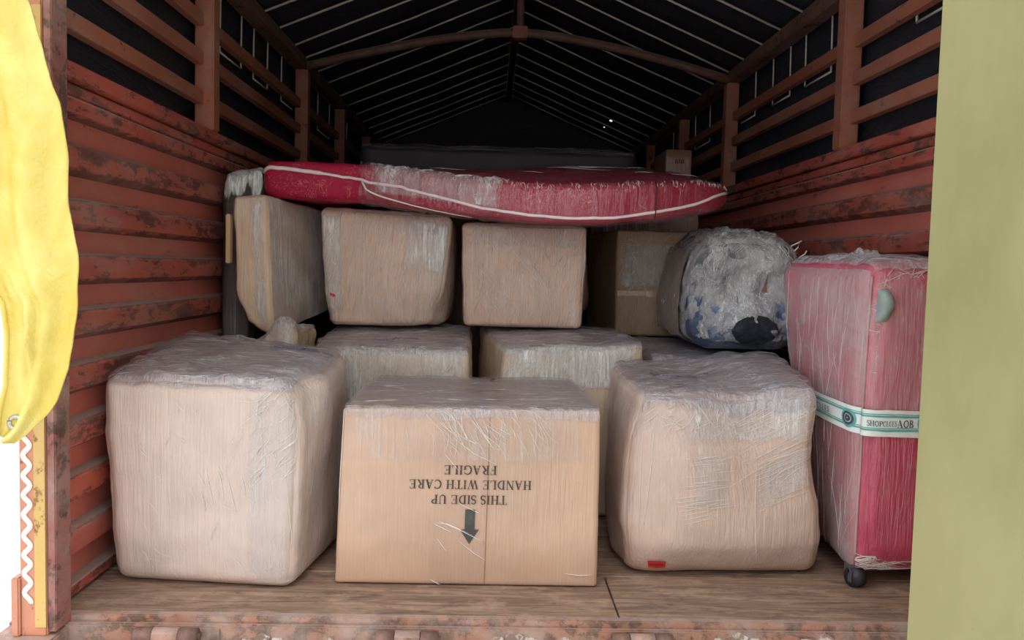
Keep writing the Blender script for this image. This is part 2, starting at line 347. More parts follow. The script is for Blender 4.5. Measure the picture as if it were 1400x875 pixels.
class WB:
    """soft wrapped box: rounded cube carried to eight corners, bulged, dented and crumpled. F(p) takes p on [-1,1]^3"""
    def __init__(s, bot, top, r=.03, bulge=.01, amp=.004, freq=9, seed=0., dents=(), hook=None):
        s.c = [V(p) for p in bot] + [V(p) for p in top]; s.r = r; s.bulge = bulge; s.amp = amp; s.freq = freq; s.seed = seed; s.dents = dents; s.hook = hook
        c = s.c
        s.h = (((c[1] - c[0]).length + (c[5] - c[4]).length) / 4, ((c[3] - c[0]).length + (c[2] - c[1]).length) / 4, ((c[4] - c[0]).length + (c[6] - c[2]).length) / 4)
        s.mid = sum(c, V()) / 8
        s.floor = min(p.z for p in c)

    def tri(s, q):
        u, v, w = ((a + 1) / 2 for a in q); c = s.c
        bo = c[0] * ((1 - u) * (1 - v)) + c[1] * (u * (1 - v)) + c[2] * (u * v) + c[3] * ((1 - u) * v)
        to = c[4] * ((1 - u) * (1 - v)) + c[5] * (u * (1 - v)) + c[6] * (u * v) + c[7] * ((1 - u) * v)
        return bo * (1 - w) + to * w

    def F(s, p):
        h = s.h; r = min(s.r, *h) if min(h) < s.r else s.r
        P = V((p[0] * h[0], p[1] * h[1], p[2] * h[2]))
        inn = V([max(-(h[i] - r), min(h[i] - r, P[i])) for i in range(3)])
        d = P - inn; n = d.normalized() if d.length > 1e-9 else V((0, 0, 1))
        o = inn + n * r
        w = s.tri((o[0] / h[0], o[1] / h[1], o[2] / h[2]))
        a = [max(0, 1 - x * x) for x in p]
        bl = s.bulge
        if p[2] < -.999: bl = 0
        fac = (a[1] * a[2] if abs(n.x) > .7 else a[0] * a[2] if abs(n.y) > .7 else a[0] * a[1]) ** .7
        w = w + n * (bl * fac)
        cr = nz(w, s.freq, s.seed) + .5 * nz(w, s.freq * 2.3, s.seed + 5) + .28 * nz(w, s.freq * 5, s.seed + 9)
        w = w + n * (s.amp * cr * (1 if n.z > -.5 else .2))
        for (cx, cy, cz), rad, vec in s.dents:
            e = math.exp(-((w.x - cx) ** 2 + (w.y - cy) ** 2 + (w.z - cz) ** 2) / (rad * rad)); w = w + V(vec) * e
        if s.hook: w = s.hook(w, p, n)
        if w.z < s.floor: w.z = s.floor
        return w

    def mesh(s, name, mat, parent, n=28):
        ts = [(.55 * math.sin(t * math.pi / 2) + .45 * t) for t in (-1 + 2 * i / n for i in range(n + 1))]; ts[0] = -1; ts[-1] = 1
        idx = {}; vs = []; fs = []
        def vid(p):
            k = tuple(round(x, 5) for x in p)
            if k not in idx: idx[k] = len(vs); vs.append(s.F(p))
            return idx[k]
        for ax in range(3):
            for sg in (-1, 1):
                for i in range(n):
                    for j in range(n):
                        q = []
                        for a, b in ((i, j), (i + 1, j), (i + 1, j + 1), (i, j + 1)):
                            p = [0, 0, 0]; p[ax] = sg; p[(ax + 1) % 3] = ts[a]; p[(ax + 2) % 3] = ts[b]; q.append(vid(p))
                        fs.append(q if sg > 0 else q[::-1])
        mb = MB(); mb.v = vs; mb.f = fs
        return mb.build(name, mat, parent, True, fix=False)

    def on(s, p, off=.002):
        """point lifted off the surface at p"""
        e = .004; ax = max(range(3), key=lambda i: abs(p[i])); t1 = list(p); t2 = list(p); t1[(ax + 1) % 3] += e; t2[(ax + 2) % 3] += e
        t3 = list(p); t4 = list(p); t3[(ax + 1) % 3] -= e; t4[(ax + 2) % 3] -= e
        n = (s.F(t1) - s.F(t3)).cross(s.F(t2) - s.F(t4))
        n = n.normalized() if n.length > 1e-12 else (s.F(p) - s.mid).normalized()
        b = s.F(p)
        if n.dot(b - s.mid) < 0: n = -n
        return b + n * off

    def fr(s, u, v, off=.002): return s.on((u, -1, v), off)
    def tp(s, u, v, off=.002): return s.on((u, v, 1), off)

    def uv(s, px, py):
        """front-face (u,v) seen at a photo pixel"""
        u = v = 0.
        for _ in range(6):
            w = s.F((u, -1, v)); q = at(px, py, y=w.y)
            c = s.c; k = (v + 1) / 2
            wid = ((c[1] - c[0]) * (1 - k) + (c[5] - c[4]) * k).x; hei = (c[4] - c[0]).z
            u += 2 * (q.x - w.x) / wid; v += 2 * (q.z - w.z) / hei
            u = max(-1, min(1, u)); v = max(-1, min(1, v))
        return u, v

    def patch(s, fn, nu, nv, name, mat, parent, off=.003, smooth=True, edge=lambda a, b: 2 * min(a, 1 - a, b, 1 - b), ruffle=0.):
        def f(a, b):
            p = fn(a, b); w = s.on(p, off)
            if ruffle:
                k = ruffle * (.5 + abs(nz(w, 14, s.seed)) * 1.6 + .6 * nz(w, 38, s.seed)) * (1 if p[2] > .999 else .35); w = w + V((0, -.25, 1)) * max(0, k)
            return w
        return MB().grid(f, nu, nv, edge).build(name, mat, parent, smooth, fix=False)

    def strands(s, lines, name, parent, r=.0009, mat=None, face='f', joined=True):
        """thin raised film creases along photo-pixel polylines on the front face"""
        mb = MB()
        for ln in lines:
            pts = []
            for i in range(len(ln) - 1):
                for k in range(5):
                    t = k / 5; u, v = s.uv(ln[i][0] * (1 - t) + ln[i + 1][0] * t, ln[i][1] * (1 - t) + ln[i + 1][1] * t)
                    pts.append(s.fr(u, v, .0018))
            u, v = s.uv(*ln[-1]); pts.append(s.fr(u, v, .0018))
            N = len(pts); mb.tube(pts, [r * (.35 + .65 * math.sin(math.pi * (i + .3) / (N - .4))) for i in range(N)], 5)
        o = mb.build(name, mat or MAT['crease'], parent, True); o['kind'] = 'stuff'
        return o

    def crinkle(s, n, ang, region, name, parent, L=(.04, .12), jit=.25, face='f', r=(.0004, .0009), seed=1, mat=None, fan=0.):
        """many fine raised creases of the film, each following the surface"""
        rd = random.Random(seed); mb = MB(); u0, u1, v0, v1 = region
        hx, hy = (s.h[0], s.h[2]) if face == 'f' else (s.h[0], s.h[1]) if face == 't' else (s.h[1], s.h[2])
        for _ in range(n):
            u, v = rd.uniform(u0, u1), rd.uniform(v0, v1); q = ang + rd.gauss(0, jit) + fan * u; l = rd.uniform(*L); cv = rd.uniform(-.5, .5) * (.25 if jit < .16 else 1); rr = rd.uniform(*r)
            pts = []
            for k in range(6):
                t = k / 5 - .5; qq = q + cv * t; uu = u + math.cos(qq) * l * t / hx; vv = v + math.sin(qq) * l * t / hy
                uu = max(-.985, min(.985, uu)); vv = max(-.985, min(.985, vv))
                p = (uu, -1, vv) if face == 'f' else (uu, vv, 1) if face == 't' else (-1, -uu, vv)
                pts.append(s.on(p, .0055 if face == 't' else .0042))
            if (pts[0] - pts[-1]).length > .01: mb.tube(pts, [rr * .3, rr * .8, rr, rr, rr * .8, rr * .3], 4, False)
        o = mb.build(name, mat or MAT['crease'], parent, True); o['kind'] = 'stuff'; return o

    def top_film(s, mat, parent, hang=.2, seed=0., name='stretch_wrap', n=40, ruffle=.006):
        """sheet of film over the top that folds down the front with an uneven hem"""
        def fn(a, b):
            u = -.985 + 1.97 * a
            d = hang * (1 + .5 * noise.noise(V((u * 2.3 + seed, seed, 0))) + .3 * noise.noise(V((u * 7 + seed, 3, 0))))
            t = b * (2 + d)
            return (u, 1 - t, 1) if t < 2 else (u, -1, 1 - (t - 2))
        return s.patch(fn, n, n + 8, name, mat, parent, .004, edge=lambda a, b: min(1., (1 - b) * (2 + hang) / max(hang, .05) * .9), ruffle=ruffle)

    def band(s, mat, parent, v0, v1, u0=-1, u1=1, slope=0., name='film_band', seed=0.):
        def fn(a, b):
            u = u0 + (u1 - u0) * a
            v = v0 + (v1 - v0) * b + slope * a + .05 * noise.noise(V((u * 4 + seed, b * 2, seed)))
            return (max(-.99, min(.99, u)), -1, max(-.99, min(.99, v)))
        return s.patch(fn, 26, 10, name, mat, parent, .0032)


FILM = film_mat('clear_stretch_film', .22, .45, .2, 1.3)
FILM_TOP = film_mat('sky_tinted_film', .26, .42, .1, 3.1, 60, 5, .8, (.66, .62, .70, 1), 1.)  # lavender diffuse colour stands in for the sky reflected on the tops
FILM_GLINT = film_mat('glint_white_film', .34, .85, 1.1, 5.2, 90, 4, .5, (.93, .92, .92, 1), .8, .47)  # white diffuse film that paints bright glints on the carton fronts
FILM_CR = film_mat('crumpled_film', .46, 1.0, .4, 7.7, 95, 40, 1.0, (.95, .95, .97, 1), 1., .53)  # extra white haze and streaks paint the highlights of the crumpled film
FILM_DK = film_mat('thin_clear_film', .04, .3, 1.4, 9.1, 70, 2, .12)

# ------------------------------------------------------------------ the setting
XW = 1.01; Y0 = 1.70; Y1 = 6.85
mb = MB().box(-14, 14, -14, 16, -1.2, -1.1); structure(mb.build('ground', MAT['ground']))

# truck bed floor: crosswise boards and the steel sill at the tail
fl = structure(MB().box(-1.07, 1.07, Y0 + .012, Y1, -.06, -.024).build('floor', MAT['rust']))
random.seed(3)
yb = Y0 + .022; k = 0
while yb < Y1 - .02:
    wd = .245 if k == 0 else random.choice((.19, .2, .22))
    ye = min(yb + wd, Y1)
    cut = .178 if k % 2 == 0 else -.3
    for xa, xb in ((-XW + .004, cut - .002), (cut + .002, XW - .004)):
        MB().box(xa, xb, yb, ye - .004, -.024, random.uniform(-.003, 0)).build('floor_board', MAT['wood'], fl, False, .002, 1)
    yb = ye; k += 1
MB().box(-1.07, 1.07, Y0, Y0 + .02, -.075, .002).build('sill_lip', MAT['sill'], fl, False, .002)
MB().box(-1.07, 1.07, Y0 - .012, Y0, -.30, -.012).build('rear_sill', MAT['sill'], fl, False, .003)
for xa, xb in ((-.83, -.645), (-.36, -.145), (.12, .32), (.775, .93)):
    MB().box(xa, xb, Y0 - .0155, Y0 - .011, -.1, -.018).build('hinge_plate', MAT['sill'], fl, False, .0015)
# painted scallops on the sill
def scallop(cx, r, zc, nb):
    mb = MB()
    for q in range(nb):
        a0 = math.pi * q / nb + .05; a1 = math.pi * (q + 1) / nb - .05
        ri, ro = r * .5, r
        pts = [(cx + ri * math.cos(a0), zc + ri * math.sin(a0)), (cx + ro * math.cos(a0), zc + ro * .86 * math.sin(a0)),
               (cx + ro * 1.1 * math.cos((a0 + a1) / 2), zc + ro * .98 * math.sin((a0 + a1) / 2)), (cx + ro * math.cos(a1), zc + ro * .86 * math.sin(a1)), (cx + ri * math.cos(a1), zc + ri * math.sin(a1))]
        n = len(pts)
        mb.add([(x, Y0 - .0145, z) for x, z in pts] + [(x, Y0 - .0118, z) for x, z in pts], [tuple(range(n))] + [(i, (i + 1) % n, n + (i + 1) % n, n + i) for i in range(n)])
    mb.build('painted_scallop', MAT['white_paint'], fl)
for cx, r in ((-.56, .06), (-.43, .055), (-.045, .07), (.06, .06), (.42, .075), (.60, .075), (.70, .05)):
    scallop(cx, r, -.085, 5)

# side walls: sheet, scraped ribs, cap, posts and rails
POSTS = (2.67, 3.99, 4.97, 6.0)
for sg, side in ((-1, 'left'), (1, 'right')):
    X = sg * XW
    w = structure(MB().box(min(X, X + sg * .03), max(X, X + sg * .03), Y0, Y1, -.02, 1.06).build('wall_' + side, MAT['sheet']))
    for k in range(-1, 9):
        zt = .972 - .117 * k; zb_ = zt - .072
        if k == -1: zt = 1.062
        if zb_ < 0: zb_ = .002
        d = .026
        def rib(a, b, zt=zt, zb_=zb_, k=k):
            y = Y0 + .005 + (Y1 - Y0 - .01) * a
            e_ = min(1, min(b, 1 - b) * 6)
            px_ = d * min(1, min(b * 5, (1 - b) * 9)) ; pz = zb_ + (zt - zb_) * b
            if b in (0, 1): px_ = -.001
            wob = .004 * noise.noise(V((y * 1.3, k * 3.1, sg))) + .003 * noise.noise(V((y * 4, k * 5.1, sg))) + .0015 * noise.noise(V((y * 11, k * 5.1, b * 3)))
            return (X - sg * (px_ + (wob if px_ > 0 else 0)), y, pz + .004 * noise.noise(V((y * .9, k, 7))))
        r_ = MB().grid(rib, 60, 10, lambda a, b: max(0, 1 - min(b, 1 - b) * 5.5))
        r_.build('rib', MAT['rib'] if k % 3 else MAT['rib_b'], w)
    # cap angle with a groove
    for z0, z1, dd in ((1.062, 1.088, .02), (1.092, 1.128, .034)):
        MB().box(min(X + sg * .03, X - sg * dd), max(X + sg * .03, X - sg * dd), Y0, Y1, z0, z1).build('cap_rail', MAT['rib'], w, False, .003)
    for y in POSTS:
        p = MB().box(min(X + sg * .02, X - sg * .038), max(X + sg * .02, X - sg * .038), y - .03, y + .03, 1.128, 1.615)
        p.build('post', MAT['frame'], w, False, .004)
    for z in (1.225, 1.344, 1.46):
        ya = 1.71
        for y in POSTS + (Y1,):
            yy = y - .03 if y != Y1 else y
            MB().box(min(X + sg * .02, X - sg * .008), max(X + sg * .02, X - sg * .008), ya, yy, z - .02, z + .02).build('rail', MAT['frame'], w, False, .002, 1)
            ya = y + .03
    MB().box(min(X + sg * .03, X - sg * .03), max(X + sg * .03, X - sg * .03), 1.6, Y1, 1.615, 1.672).build('eaves_beam', MAT['frame_dark'], w, False, .004)
    # tarpaulin stretched outside the rails
    MB().grid(lambda a, b: (X + sg * (.045 + .012 * noise.noise(V((a * 14, b * 3, sg * 2)))), 1.72 + (Y1 - 1.72) * a, 1.06 + .62 * b), 60, 10).build('side_tarpaulin', MAT['tarp'], w, True)
    # corner post at the tail
    bx_ = lambda xa, xb, *r: MB().box(min(sg * xa, sg * xb), max(sg * xa, sg * xb), *r)
    cp = bx_(1.020, .968, 1.64, 1.715, -.02, 1.66).build('corner_post', MAT['orange_paint'], w, False, .003)
    bx_(.9665, .950, 1.64, 1.70, -.01, 1.62).build('inner_channel', MAT['maroon'], cp, False, .002)
    bx_(.990, .969, 1.637, 1.641, .0, 1.2).build('yellow_stripe', MAT['yellow_paint'], cp)
    wl = [(sg * 1.0045 + .0062 * math.sin(z_ * 2 * math.pi / .039 + .8 * noise.noise(V((0, z_ * 9, 0)))), 1.6385, z_) for z_ in [.045 + .0024 * i for i in range(330)]]
    def wave(a, b):
        i = min(len(wl) - 2, max(1, int(a * (len(wl) - 1)))); t = (V(wl[i + 1]) - V(wl[i - 1])).normalized(); nrm = V((t.z, 0, -t.x))
        k = abs(b - .5) * 2
        return V(wl[i]) + nrm * ((b - .5) * .0105) + V((0, -.0022 * (1 - k * k), 0))
    MB().grid(wave, len(wl) - 1, 4).build('wavy_line', MAT['wave_paint'], cp, True)
    MB().box(min(X + sg * .06, X - sg * .06), max(X + sg * .06, X - sg * .06), 1.615, 1.70, -.05, -.018).build('foot_plate', MAT['sill'], w, False, .004)
    MB().box(min(X + sg * .024, X + sg * .008), max(X + sg * .024, X + sg * .008), 1.632, 1.70, -.018, .10).build('foot_bracket', MAT['orange_paint'], w, False, .003)
    # rope lacing under the third rail and up to the eaves
    for side_k, yk in enumerate((2.05, 2.32, 2.9, 3.14, 3.3, 3.5, 3.73, 4.2, 4.5, 4.82, 5.12, 5.4)):
        MB().tube([(X + sg * .027, yk, 1.428), (X + sg * .027, yk + .01, 1.64)], .0032, 6).build('rope', MAT['rope'], w, True)
    for ya, yb2 in ((2.05, 2.32), (2.9, 3.14), (3.3, 3.5), (3.73, 3.93), (4.5, 4.82), (5.12, 5.4)):
        MB().tube([(X + sg * .027, ya, 1.426), (X + sg * .027, yb2, 1.426)], .0036, 6).build('rope', MAT['rope'], w, True)

# headboard
hb = structure(MB().box(-1.04, 1.04, Y1, Y1 + .04, -.02, 1.5).build('wall_back', MAT['sheet']))
MB().add([(-1.08, Y1 - .01, 1.1), (1.08, Y1 - .01, 1.1), (1.08, Y1 - .01, 1.70), (0, Y1 - .01, 2.16), (-1.08, Y1 - .01, 1.70)], [(0, 1, 2, 3, 4)]).build('gable_tarpaulin', MAT['tarp'], hb)

# tarpaulin roof on a ridge pole, with ropes and an arched pipe truss
ZR, ZE = 2.085, 1.655; SL = (ZR - ZE) / XW
HOLES = [at(835.5, 164.5, y=5.0), ]
def roof_hit(px, py):
    v = AXF + AXR * ((px - 700) / FOC) + AXD * ((py - 437.5) / FOC)
    # z = ZR+.02 - SL*x
    t = (ZR + .02 - SL * CAM.x - CAM.z) / (v.z + SL * v.x); return CAM + v * t
holes = [(roof_hit(835.5, 164.5), .0085, .03), (roof_hit(826, 174.5), .005, .014)]
def cuts(lo, hi, n, extra):
    a = [lo + (hi - lo) * i / n for i in range(n + 1)] + [e for e in extra]
    return sorted(a)
ceil = None
for sg, nm in ((-1, 'left'), (1, 'right')):
    ex, ey = [], []
    if sg > 0:
        for h, hx, hy in holes: ex += [h.x - hx, h.x + hx]; ey += [h.y - hy, h.y + hy]
    xs = cuts(0, 1.06, 14, ex); ys = cuts(1.5, Y1, 50, ey)
    vs = []; fs = []
    for y in ys:
        for x in xs:
            sag = .010 * noise.noise(V((x * 3, y * 3, sg))) * (1 if 0 < x < 1.06 else 0)
            vs.append((sg * x, y, ZR + .02 - SL * x + sag))
    nx = len(xs)
    for j in range(len(ys) - 1):
        for i in range(nx - 1):
            cx, cy = (xs[i] + xs[i + 1]) / 2, (ys[j] + ys[j + 1]) / 2
            if sg > 0 and any(abs(cx - h.x) < hx and abs(cy - h.y) < hy for h, hx, hy in holes): continue
            fs.append((j * nx + i, j * nx + i + 1, (j + 1) * nx + i + 1, (j + 1) * nx + i))
    mb = MB(); mb.v = [V(p) for p in vs]; mb.f = fs
    o = mb.build('ceiling' if ceil is None else 'roof_tarpaulin', MAT['tarp'], ceil, True)
    if ceil is None: ceil = structure(o)
for y in (1.75, 2.0, 2.27, 2.53, 2.79, 3.03, 3.26, 3.48, 3.73, 3.97, 4.23, 4.5, 4.82, 5.12, 5.4, 5.68, 5.95, 6.2, 6.45, 6.68):
    for sg in (-1, 1):
        j = random.uniform(-.015, .015)
        MB().tube([(sg * 1.0, y + j, ZE + .005), (sg * .5, y + random.uniform(-.01, .01), (ZE + ZR) / 2 - .004), (sg * .02, y, ZR - .012)], .0045, 6).build('rope', MAT['rope'], ceil, True)
MB().tube([(0, 1.5, ZR - .02), (0, Y1, ZR - .02)], .024, 10).build('ridge_pole', MAT['frame_dark'], ceil, True)
for y in (2.67, 3.99):
    pts = []
    for i in range(25):
        t = -1 + i / 12; pts.append((t * 1.0, y, 1.63 + .19 * (1 - abs(t) ** 1.5)))
    MB().tube(pts, .021, 10).build('arched_pipe', MAT['frame_dark'], ceil, True)
    MB().tube([(0, y, 1.80), (0, y, ZR - .02)], .019, 10).build('king_post', MAT['frame_dark'], ceil, True)
    MB().box(-.035, .035, y - .026, y + .026, 1.79, 1.845).build('gusset', MAT['frame'], ceil, False, .004)

# ------------------------------------------------------------------ tailgate, pillar, yellow flap
tg = thing('tailgate', (0, 1.68, -.6), 'lowered orange steel tailgate hanging on hinges below the wooden bed floor', 'tailgate')
MB().box(-1.06, 1.06, 1.63, 1.665, -.66, -.056).build('panel', MAT['sill'], tg, False, .006)
for k in range(4):
    MB().box(-1.0, 1.0, 1.615, 1.631, -.62 + .14 * k, -.56 + .14 * k).build('rib', MAT['rib'], tg, False, .006)
MB().box(-1.05, -.8, 1.62, 1.633, -.075, -.066).build('painted_line', MAT['white_paint'], tg)
for cx in (-.745, -.2625, .215, .85):
    zc = -.025; yc = 1.664
    hg = MB().box(cx - .06, cx + .06, 1.672, 1.684, -.11, -.045).build('hinge', MAT['rust'], tg, False, .002)
    for xa, xb in ((-.062, -.027), (.027, .062)): MB().tube([(cx + xa, yc, zc), (cx + xb, yc, zc)], .016, 12).build('hinge_knuckle', MAT['rust'], hg, True)
    MB().tube([(cx - .025, yc, zc), (cx + .025, yc, zc)], .0165, 12).build('hinge_knuckle', MAT['sill'], hg, True)
    MB().tube([(cx - .068, yc, zc), (cx + .068, yc, zc)], .007, 8).build('hinge_pin', MAT['rust'], hg, True)

pl = thing('painted_pillar', (.95, .8, -1.1), 'olive green painted masonry pillar standing in front of the truck at right', 'pillar')
MB().box(.566, 1.35, .3, 1.3, -1.1, 2.9).build('shaft', MAT['olive'], pl, False, .008, 3)

yf = thing('yellow_tarpaulin', (-.95, 1.45, .43), 'creased yellow tarpaulin flap with metal eyelet hanging at the left rear corner', 'tarpaulin')
def edge_of(T):
    out = []
    for px, py in T:
        p = at(px, py, y=1.42); out.append((p.z, p.x))
    return out
RP = [(1.80, -.99)] + edge_of([(18, -120), (38, 0), (50, 34), (66, 95), (84, 146), (94, 201), (94, 281), (108, 347), (107, 417), (104, 440), (95, 501), (78, 550), (62, 574), (42, 590), (20, 603)])
LP = [(1.80, -1.10)] + edge_of([(-110, -120), (-90, 100), (-60, 300), (-30, 380), (0, 415), (5, 440), (6, 480), (4, 530), (-4, 575), (-10, 606)])
def interp(T, z):
    for (z1, x1), (z2, x2) in zip(T, T[1:]):
        if z <= z1 and z >= z2: t = (z1 - z) / (z1 - z2); return x1 + (x2 - x1) * t
    return T[-1][1]
def flap(a, b):
    z = 1.80 - (1.80 - RP[-1][0]) * b
    xl, xr = interp(LP, z), interp(RP, z)
    x = xl + (xr - xl) * a
    env = math.sin(math.pi * min(1, max(0, a))) ** .6
    fold = (.010 * math.sin(a * 9 + b * 2.2) * (.35 + .65 * b) + .006 * math.sin(a * 17 + b * 5) * (1 - b * .4)) * env + .010 * noise.noise(V((x * 18, z * 7, 1))) * env + .006 * noise.noise(V((x * 40, z * 26, 3)))
    if z < .75: fold += .03 * math.exp(-((a - .34 - .5 * (.75 - z)) / .06) ** 2) * min(1, (.75 - z) / .15) * min(1, max(0, (z - .50) / .08)) - .012 * math.exp(-((a - .1) / .14) ** 2)
    top = .17 * max(0, (z - 1.3) / .5)
    return (x, 1.42 - fold + top, z - .010 * noise.noise(V((x * 25, 0, 4))) * b)
o = MB().grid(flap, 44, 120).build('cloth', MAT['yellow'], yf, True, fix=False)
sm = o.modifiers.new('thickness', 'SOLIDIFY'); sm.thickness = .0025
hem = [V(flap(.01, b / 60)) + V((0, -.004, 0)) for b in range(46, 61)]
MB().tube(hem, .004, 8).build('hem', MAT['yellow'], yf, True)
tgt = at(16, 581, y=1.42)
ec = min((V(flap(i / 60, .9 + .1 * j / 30)) for i in range(61) for j in range(31)), key=lambda p: (p.x - tgt.x) ** 2 + (p.z - tgt.z) ** 2) + V((0, -.005, 0))
mb = MB()
ring = [(ec.x + .0105 * math.cos(q * math.pi / 10), ec.y, ec.z + .0105 * math.sin(q * math.pi / 10)) for q in range(21)]
mb.tube(ring, .0038, 8, False).build('eyelet', MAT['steel'], yf, True)

# ------------------------------------------------------------------ lettering
def rect(x0, y0, x1, y1): return [(x0, y0), (x1, y0), (x1, y1), (x0, y1)]
def stroke(pts, w):
    out = []
    for i in range(len(pts) - 1):
        (a, b), (c, d) = pts[i], pts[i + 1]; L = math.hypot(c - a, d - b) or 1
        w0 = w[i] if isinstance(w, list) else w; w1 = w[i + 1] if isinstance(w, list) else w
        nx, ny = -(d - b) / L / 2, (c - a) / L / 2
        out.append([(a - nx * w0, b - ny * w0), (c - nx * w1, d - ny * w1), (c + nx * w1, d + ny * w1), (a + nx * w0, b + ny * w0)])
    return out
def arc(cx, cy, rx, ry, a0, a1, n=10): return [(cx + rx * math.cos(math.radians(a0 + (a1 - a0) * i / n)), cy + ry * math.sin(math.radians(a0 + (a1 - a0) * i / n))) for i in range(n + 1)]
TH, TN = .15, .055
def stem(x, w=TH, top=True, bot=True):
    r = [rect(x, 0, x + w, 1)]
    if bot: r.append(rect(x - .08, 0, x + w + .08, TN))
    if top: r.append(rect(x - .08, 1 - TN, x + w + .08, 1))
    return r
def bowl(x, cy, ry, rx):
    p = arc(x, cy, rx, ry - TN / 2, 90, -90, 12); return stroke(p, [TN + (TH - TN) * math.sin(math.pi * i / 12) for i in range(13)])
def glyph(ch):
    if ch == 'T': return stem(.28, top=False) + [rect(0, 1 - TN, .71, 1), rect(0, .78, .05, 1), rect(.66, .78, .71, 1)], .74
    if ch == 'H': return stem(.08) + stem(.55) + [rect(.2, .475, .58, .53)], .80
    if ch == 'I': return stem(.08), .34
    if ch == 'S': return stroke(arc(.25, .74, .19, .235, 20, 270, 12) + arc(.25, .27, .21, .245, 90, -160, 12), [.06 + .09 * math.sin(math.pi * i / 25) for i in range(26)]) + [rect(.4, .72, .45, .98), rect(.03, .02, .08, .3)], .5
    if ch == 'D': return stem(.08) + bowl(.22, .5, .5, .44) , .76
    if ch == 'E': return stem(.08) + [rect(.1, 1 - TN, .6, 1), rect(.1, 0, .62, TN), rect(.2, .475, .45, .53), rect(.55, .78, .6, 1), rect(.57, 0, .62, .24), rect(.41, .38, .45, .63)], .68
    if ch == 'U': return [rect(.08, .25, .23, 1), rect(0, 1 - TN, .31, 1), rect(.6, .25, .66, 1), rect(.5, 1 - TN, .76, 1)] + stroke(arc(.37, .27, .23, .24, 180, 360, 12), [TH - (TH - TN) * i / 12 for i in range(13)]), .78
    if ch == 'P': return stem(.08) + bowl(.22, .74, .26, .34), .62
    if ch == 'R': return stem(.08) + bowl(.22, .75, .25, .32) + stroke([(.34, .5), (.62, .02)], .15) + [rect(.52, 0, .76, TN)], .76
    if ch == 'A': return stroke([(.1, 0), (.36, 1)], TN) + stroke([(.36, 1), (.64, 0)], .15) + [rect(.18, .32, .54, .375), rect(0, 0, .22, TN), rect(.5, 0, .78, TN)], .78
    if ch == 'N': return [rect(.08, 0, .14, 1), rect(.62, 0, .68, 1), rect(0, 0, .22, TN), rect(0, 1 - TN, .2, 1), rect(.53, 1 - TN, .77, 1)] + stroke([(.11, 1), (.63, 0)], .15), .80
    if ch == 'L': return stem(.08) + [rect(.1, 0, .6, TN), rect(.55, 0, .6, .26)], .64
    if ch == 'W': return stroke([(.08, 1), (.3, 0)], .14) + stroke([(.3, 0), (.5, .9)], TN) + stroke([(.46, 1), (.7, 0)], .14) + stroke([(.7, 0), (.92, 1)], TN) + [rect(-.02, 1 - TN, .24, 1), rect(.36, 1 - TN, .6, 1), rect(.8, 1 - TN, 1.02, 1)], 1.04
    if ch == 'C': return stroke(arc(.4, .5, .34, .47, 40, 320, 16), [TN + (TH - TN) * math.sin(math.pi * i / 16) for i in range(17)]) + [rect(.62, .72, .67, .98)], .74
    if ch == 'G': return stroke(arc(.4, .5, .34, .47, 40, 320, 16), [TN + (TH - TN) * math.sin(math.pi * i / 16) for i in range(17)]) + [rect(.62, .72, .67, .98), rect(.58, .05, .72, .44), rect(.5, .42, .8, .47)], .8
    if ch == 'F': return stem(.08) + [rect(.1, 1 - TN, .6, 1), rect(.2, .475, .45, .53), rect(.55, .76, .6, 1), rect(.41, .36, .45, .63)], .62
    if ch == 'O': return stroke(arc(.37, .5, .32, .47, 0, 360, 18), .13), .76
    if ch == 'B': return stem(.08) + bowl(.22, .75, .25, .3) + bowl(.22, .26, .26, .36), .68
    return [], .32
def text_polys(s, track=.06):
    x = 0; out = []
    for ch in s:
        g, w = glyph(ch); out += [[(a + x, b) for a, b in q] for q in g]; x += w + track
    return out, x - track
def print_on(fn, s, width, height, name, mat, parent, turned=False):
    """letters laid on a surface: fn(dx,dz) is the point dx right and dz up of the line's centre"""
    polys, L = text_polys(s); mb = MB(); sx = width / L; sg = -1 if turned else 1
    for q in polys:
        mb.add([fn(sg * (a * sx - width / 2), sg * (b - .5) * height) for a, b in q], [tuple(range(len(q)))])
    return mb.build(name, mat, parent, fix=False)


def scribble(box, pts_list, name, mat, parent, r=.0022, face='t'):
    mb = MB()
    for pts in pts_list:
        P = [box.tp(u, v, .0052) if face == 't' else box.fr(u, v, .002) for u, v in pts]
        if len(P) > 1: mb.tube(P, r, 5)
    o = mb.build(name, mat, parent, True); o['kind'] = 'stuff'
    return o


# ------------------------------------------------------------------ front row of cartons
KR = srgb(206, 178, 152)
# A: bulging carton at front left
A = WB([(-.950, 1.885, 0), (-.535, 1.84, 0), (-.475, 2.30, 0), (-.940, 2.38, 0)], [(-.970, 1.87, .468), (-.525, 1.845, .462), (-.50, 2.31, .488), (-.962, 2.38, .502)],
       .034, .012, .006, 8, 1.1, dents=[((-.44, 2.0, .42), .16, (.03, 0, .0)), ((-.47, 1.86, .47), .09, (-.03, .05, -.012)), ((-.50, 1.84, .1), .12, (-.0, .0, -.0)), ((-.88, 2.3, .5), .2, (0, 0, .012))])
ta = thing('wrapped_carton', (-.74, 2.1, 0), 'big bulging film-wrapped carton with lavender-grey top at the front left', 'carton', 'front row of wrapped boxes')
A.mesh('carton', carton_mat('pale_kraft_board', srgb(222, 200, 190), .42, .25, 1.0, .5, .5), ta, 44)
A.top_film(FILM_TOP, ta, .09, seed=1, ruffle=.010)
A.crinkle(40, .1, (-.9, .95, -.95, .9), 'film_crease', ta, (.03, .14), .35, 't', seed=1)
A.crinkle(60, -1.3, (-.6, .95, -.9, .9), 'film_crease', ta, (.015, .06), .5, seed=2, r=(.0003, .0006))
A.crinkle(40, .9, (.5, .97, .1, .95), 'film_crease', ta, (.03, .08), .3, seed=3)
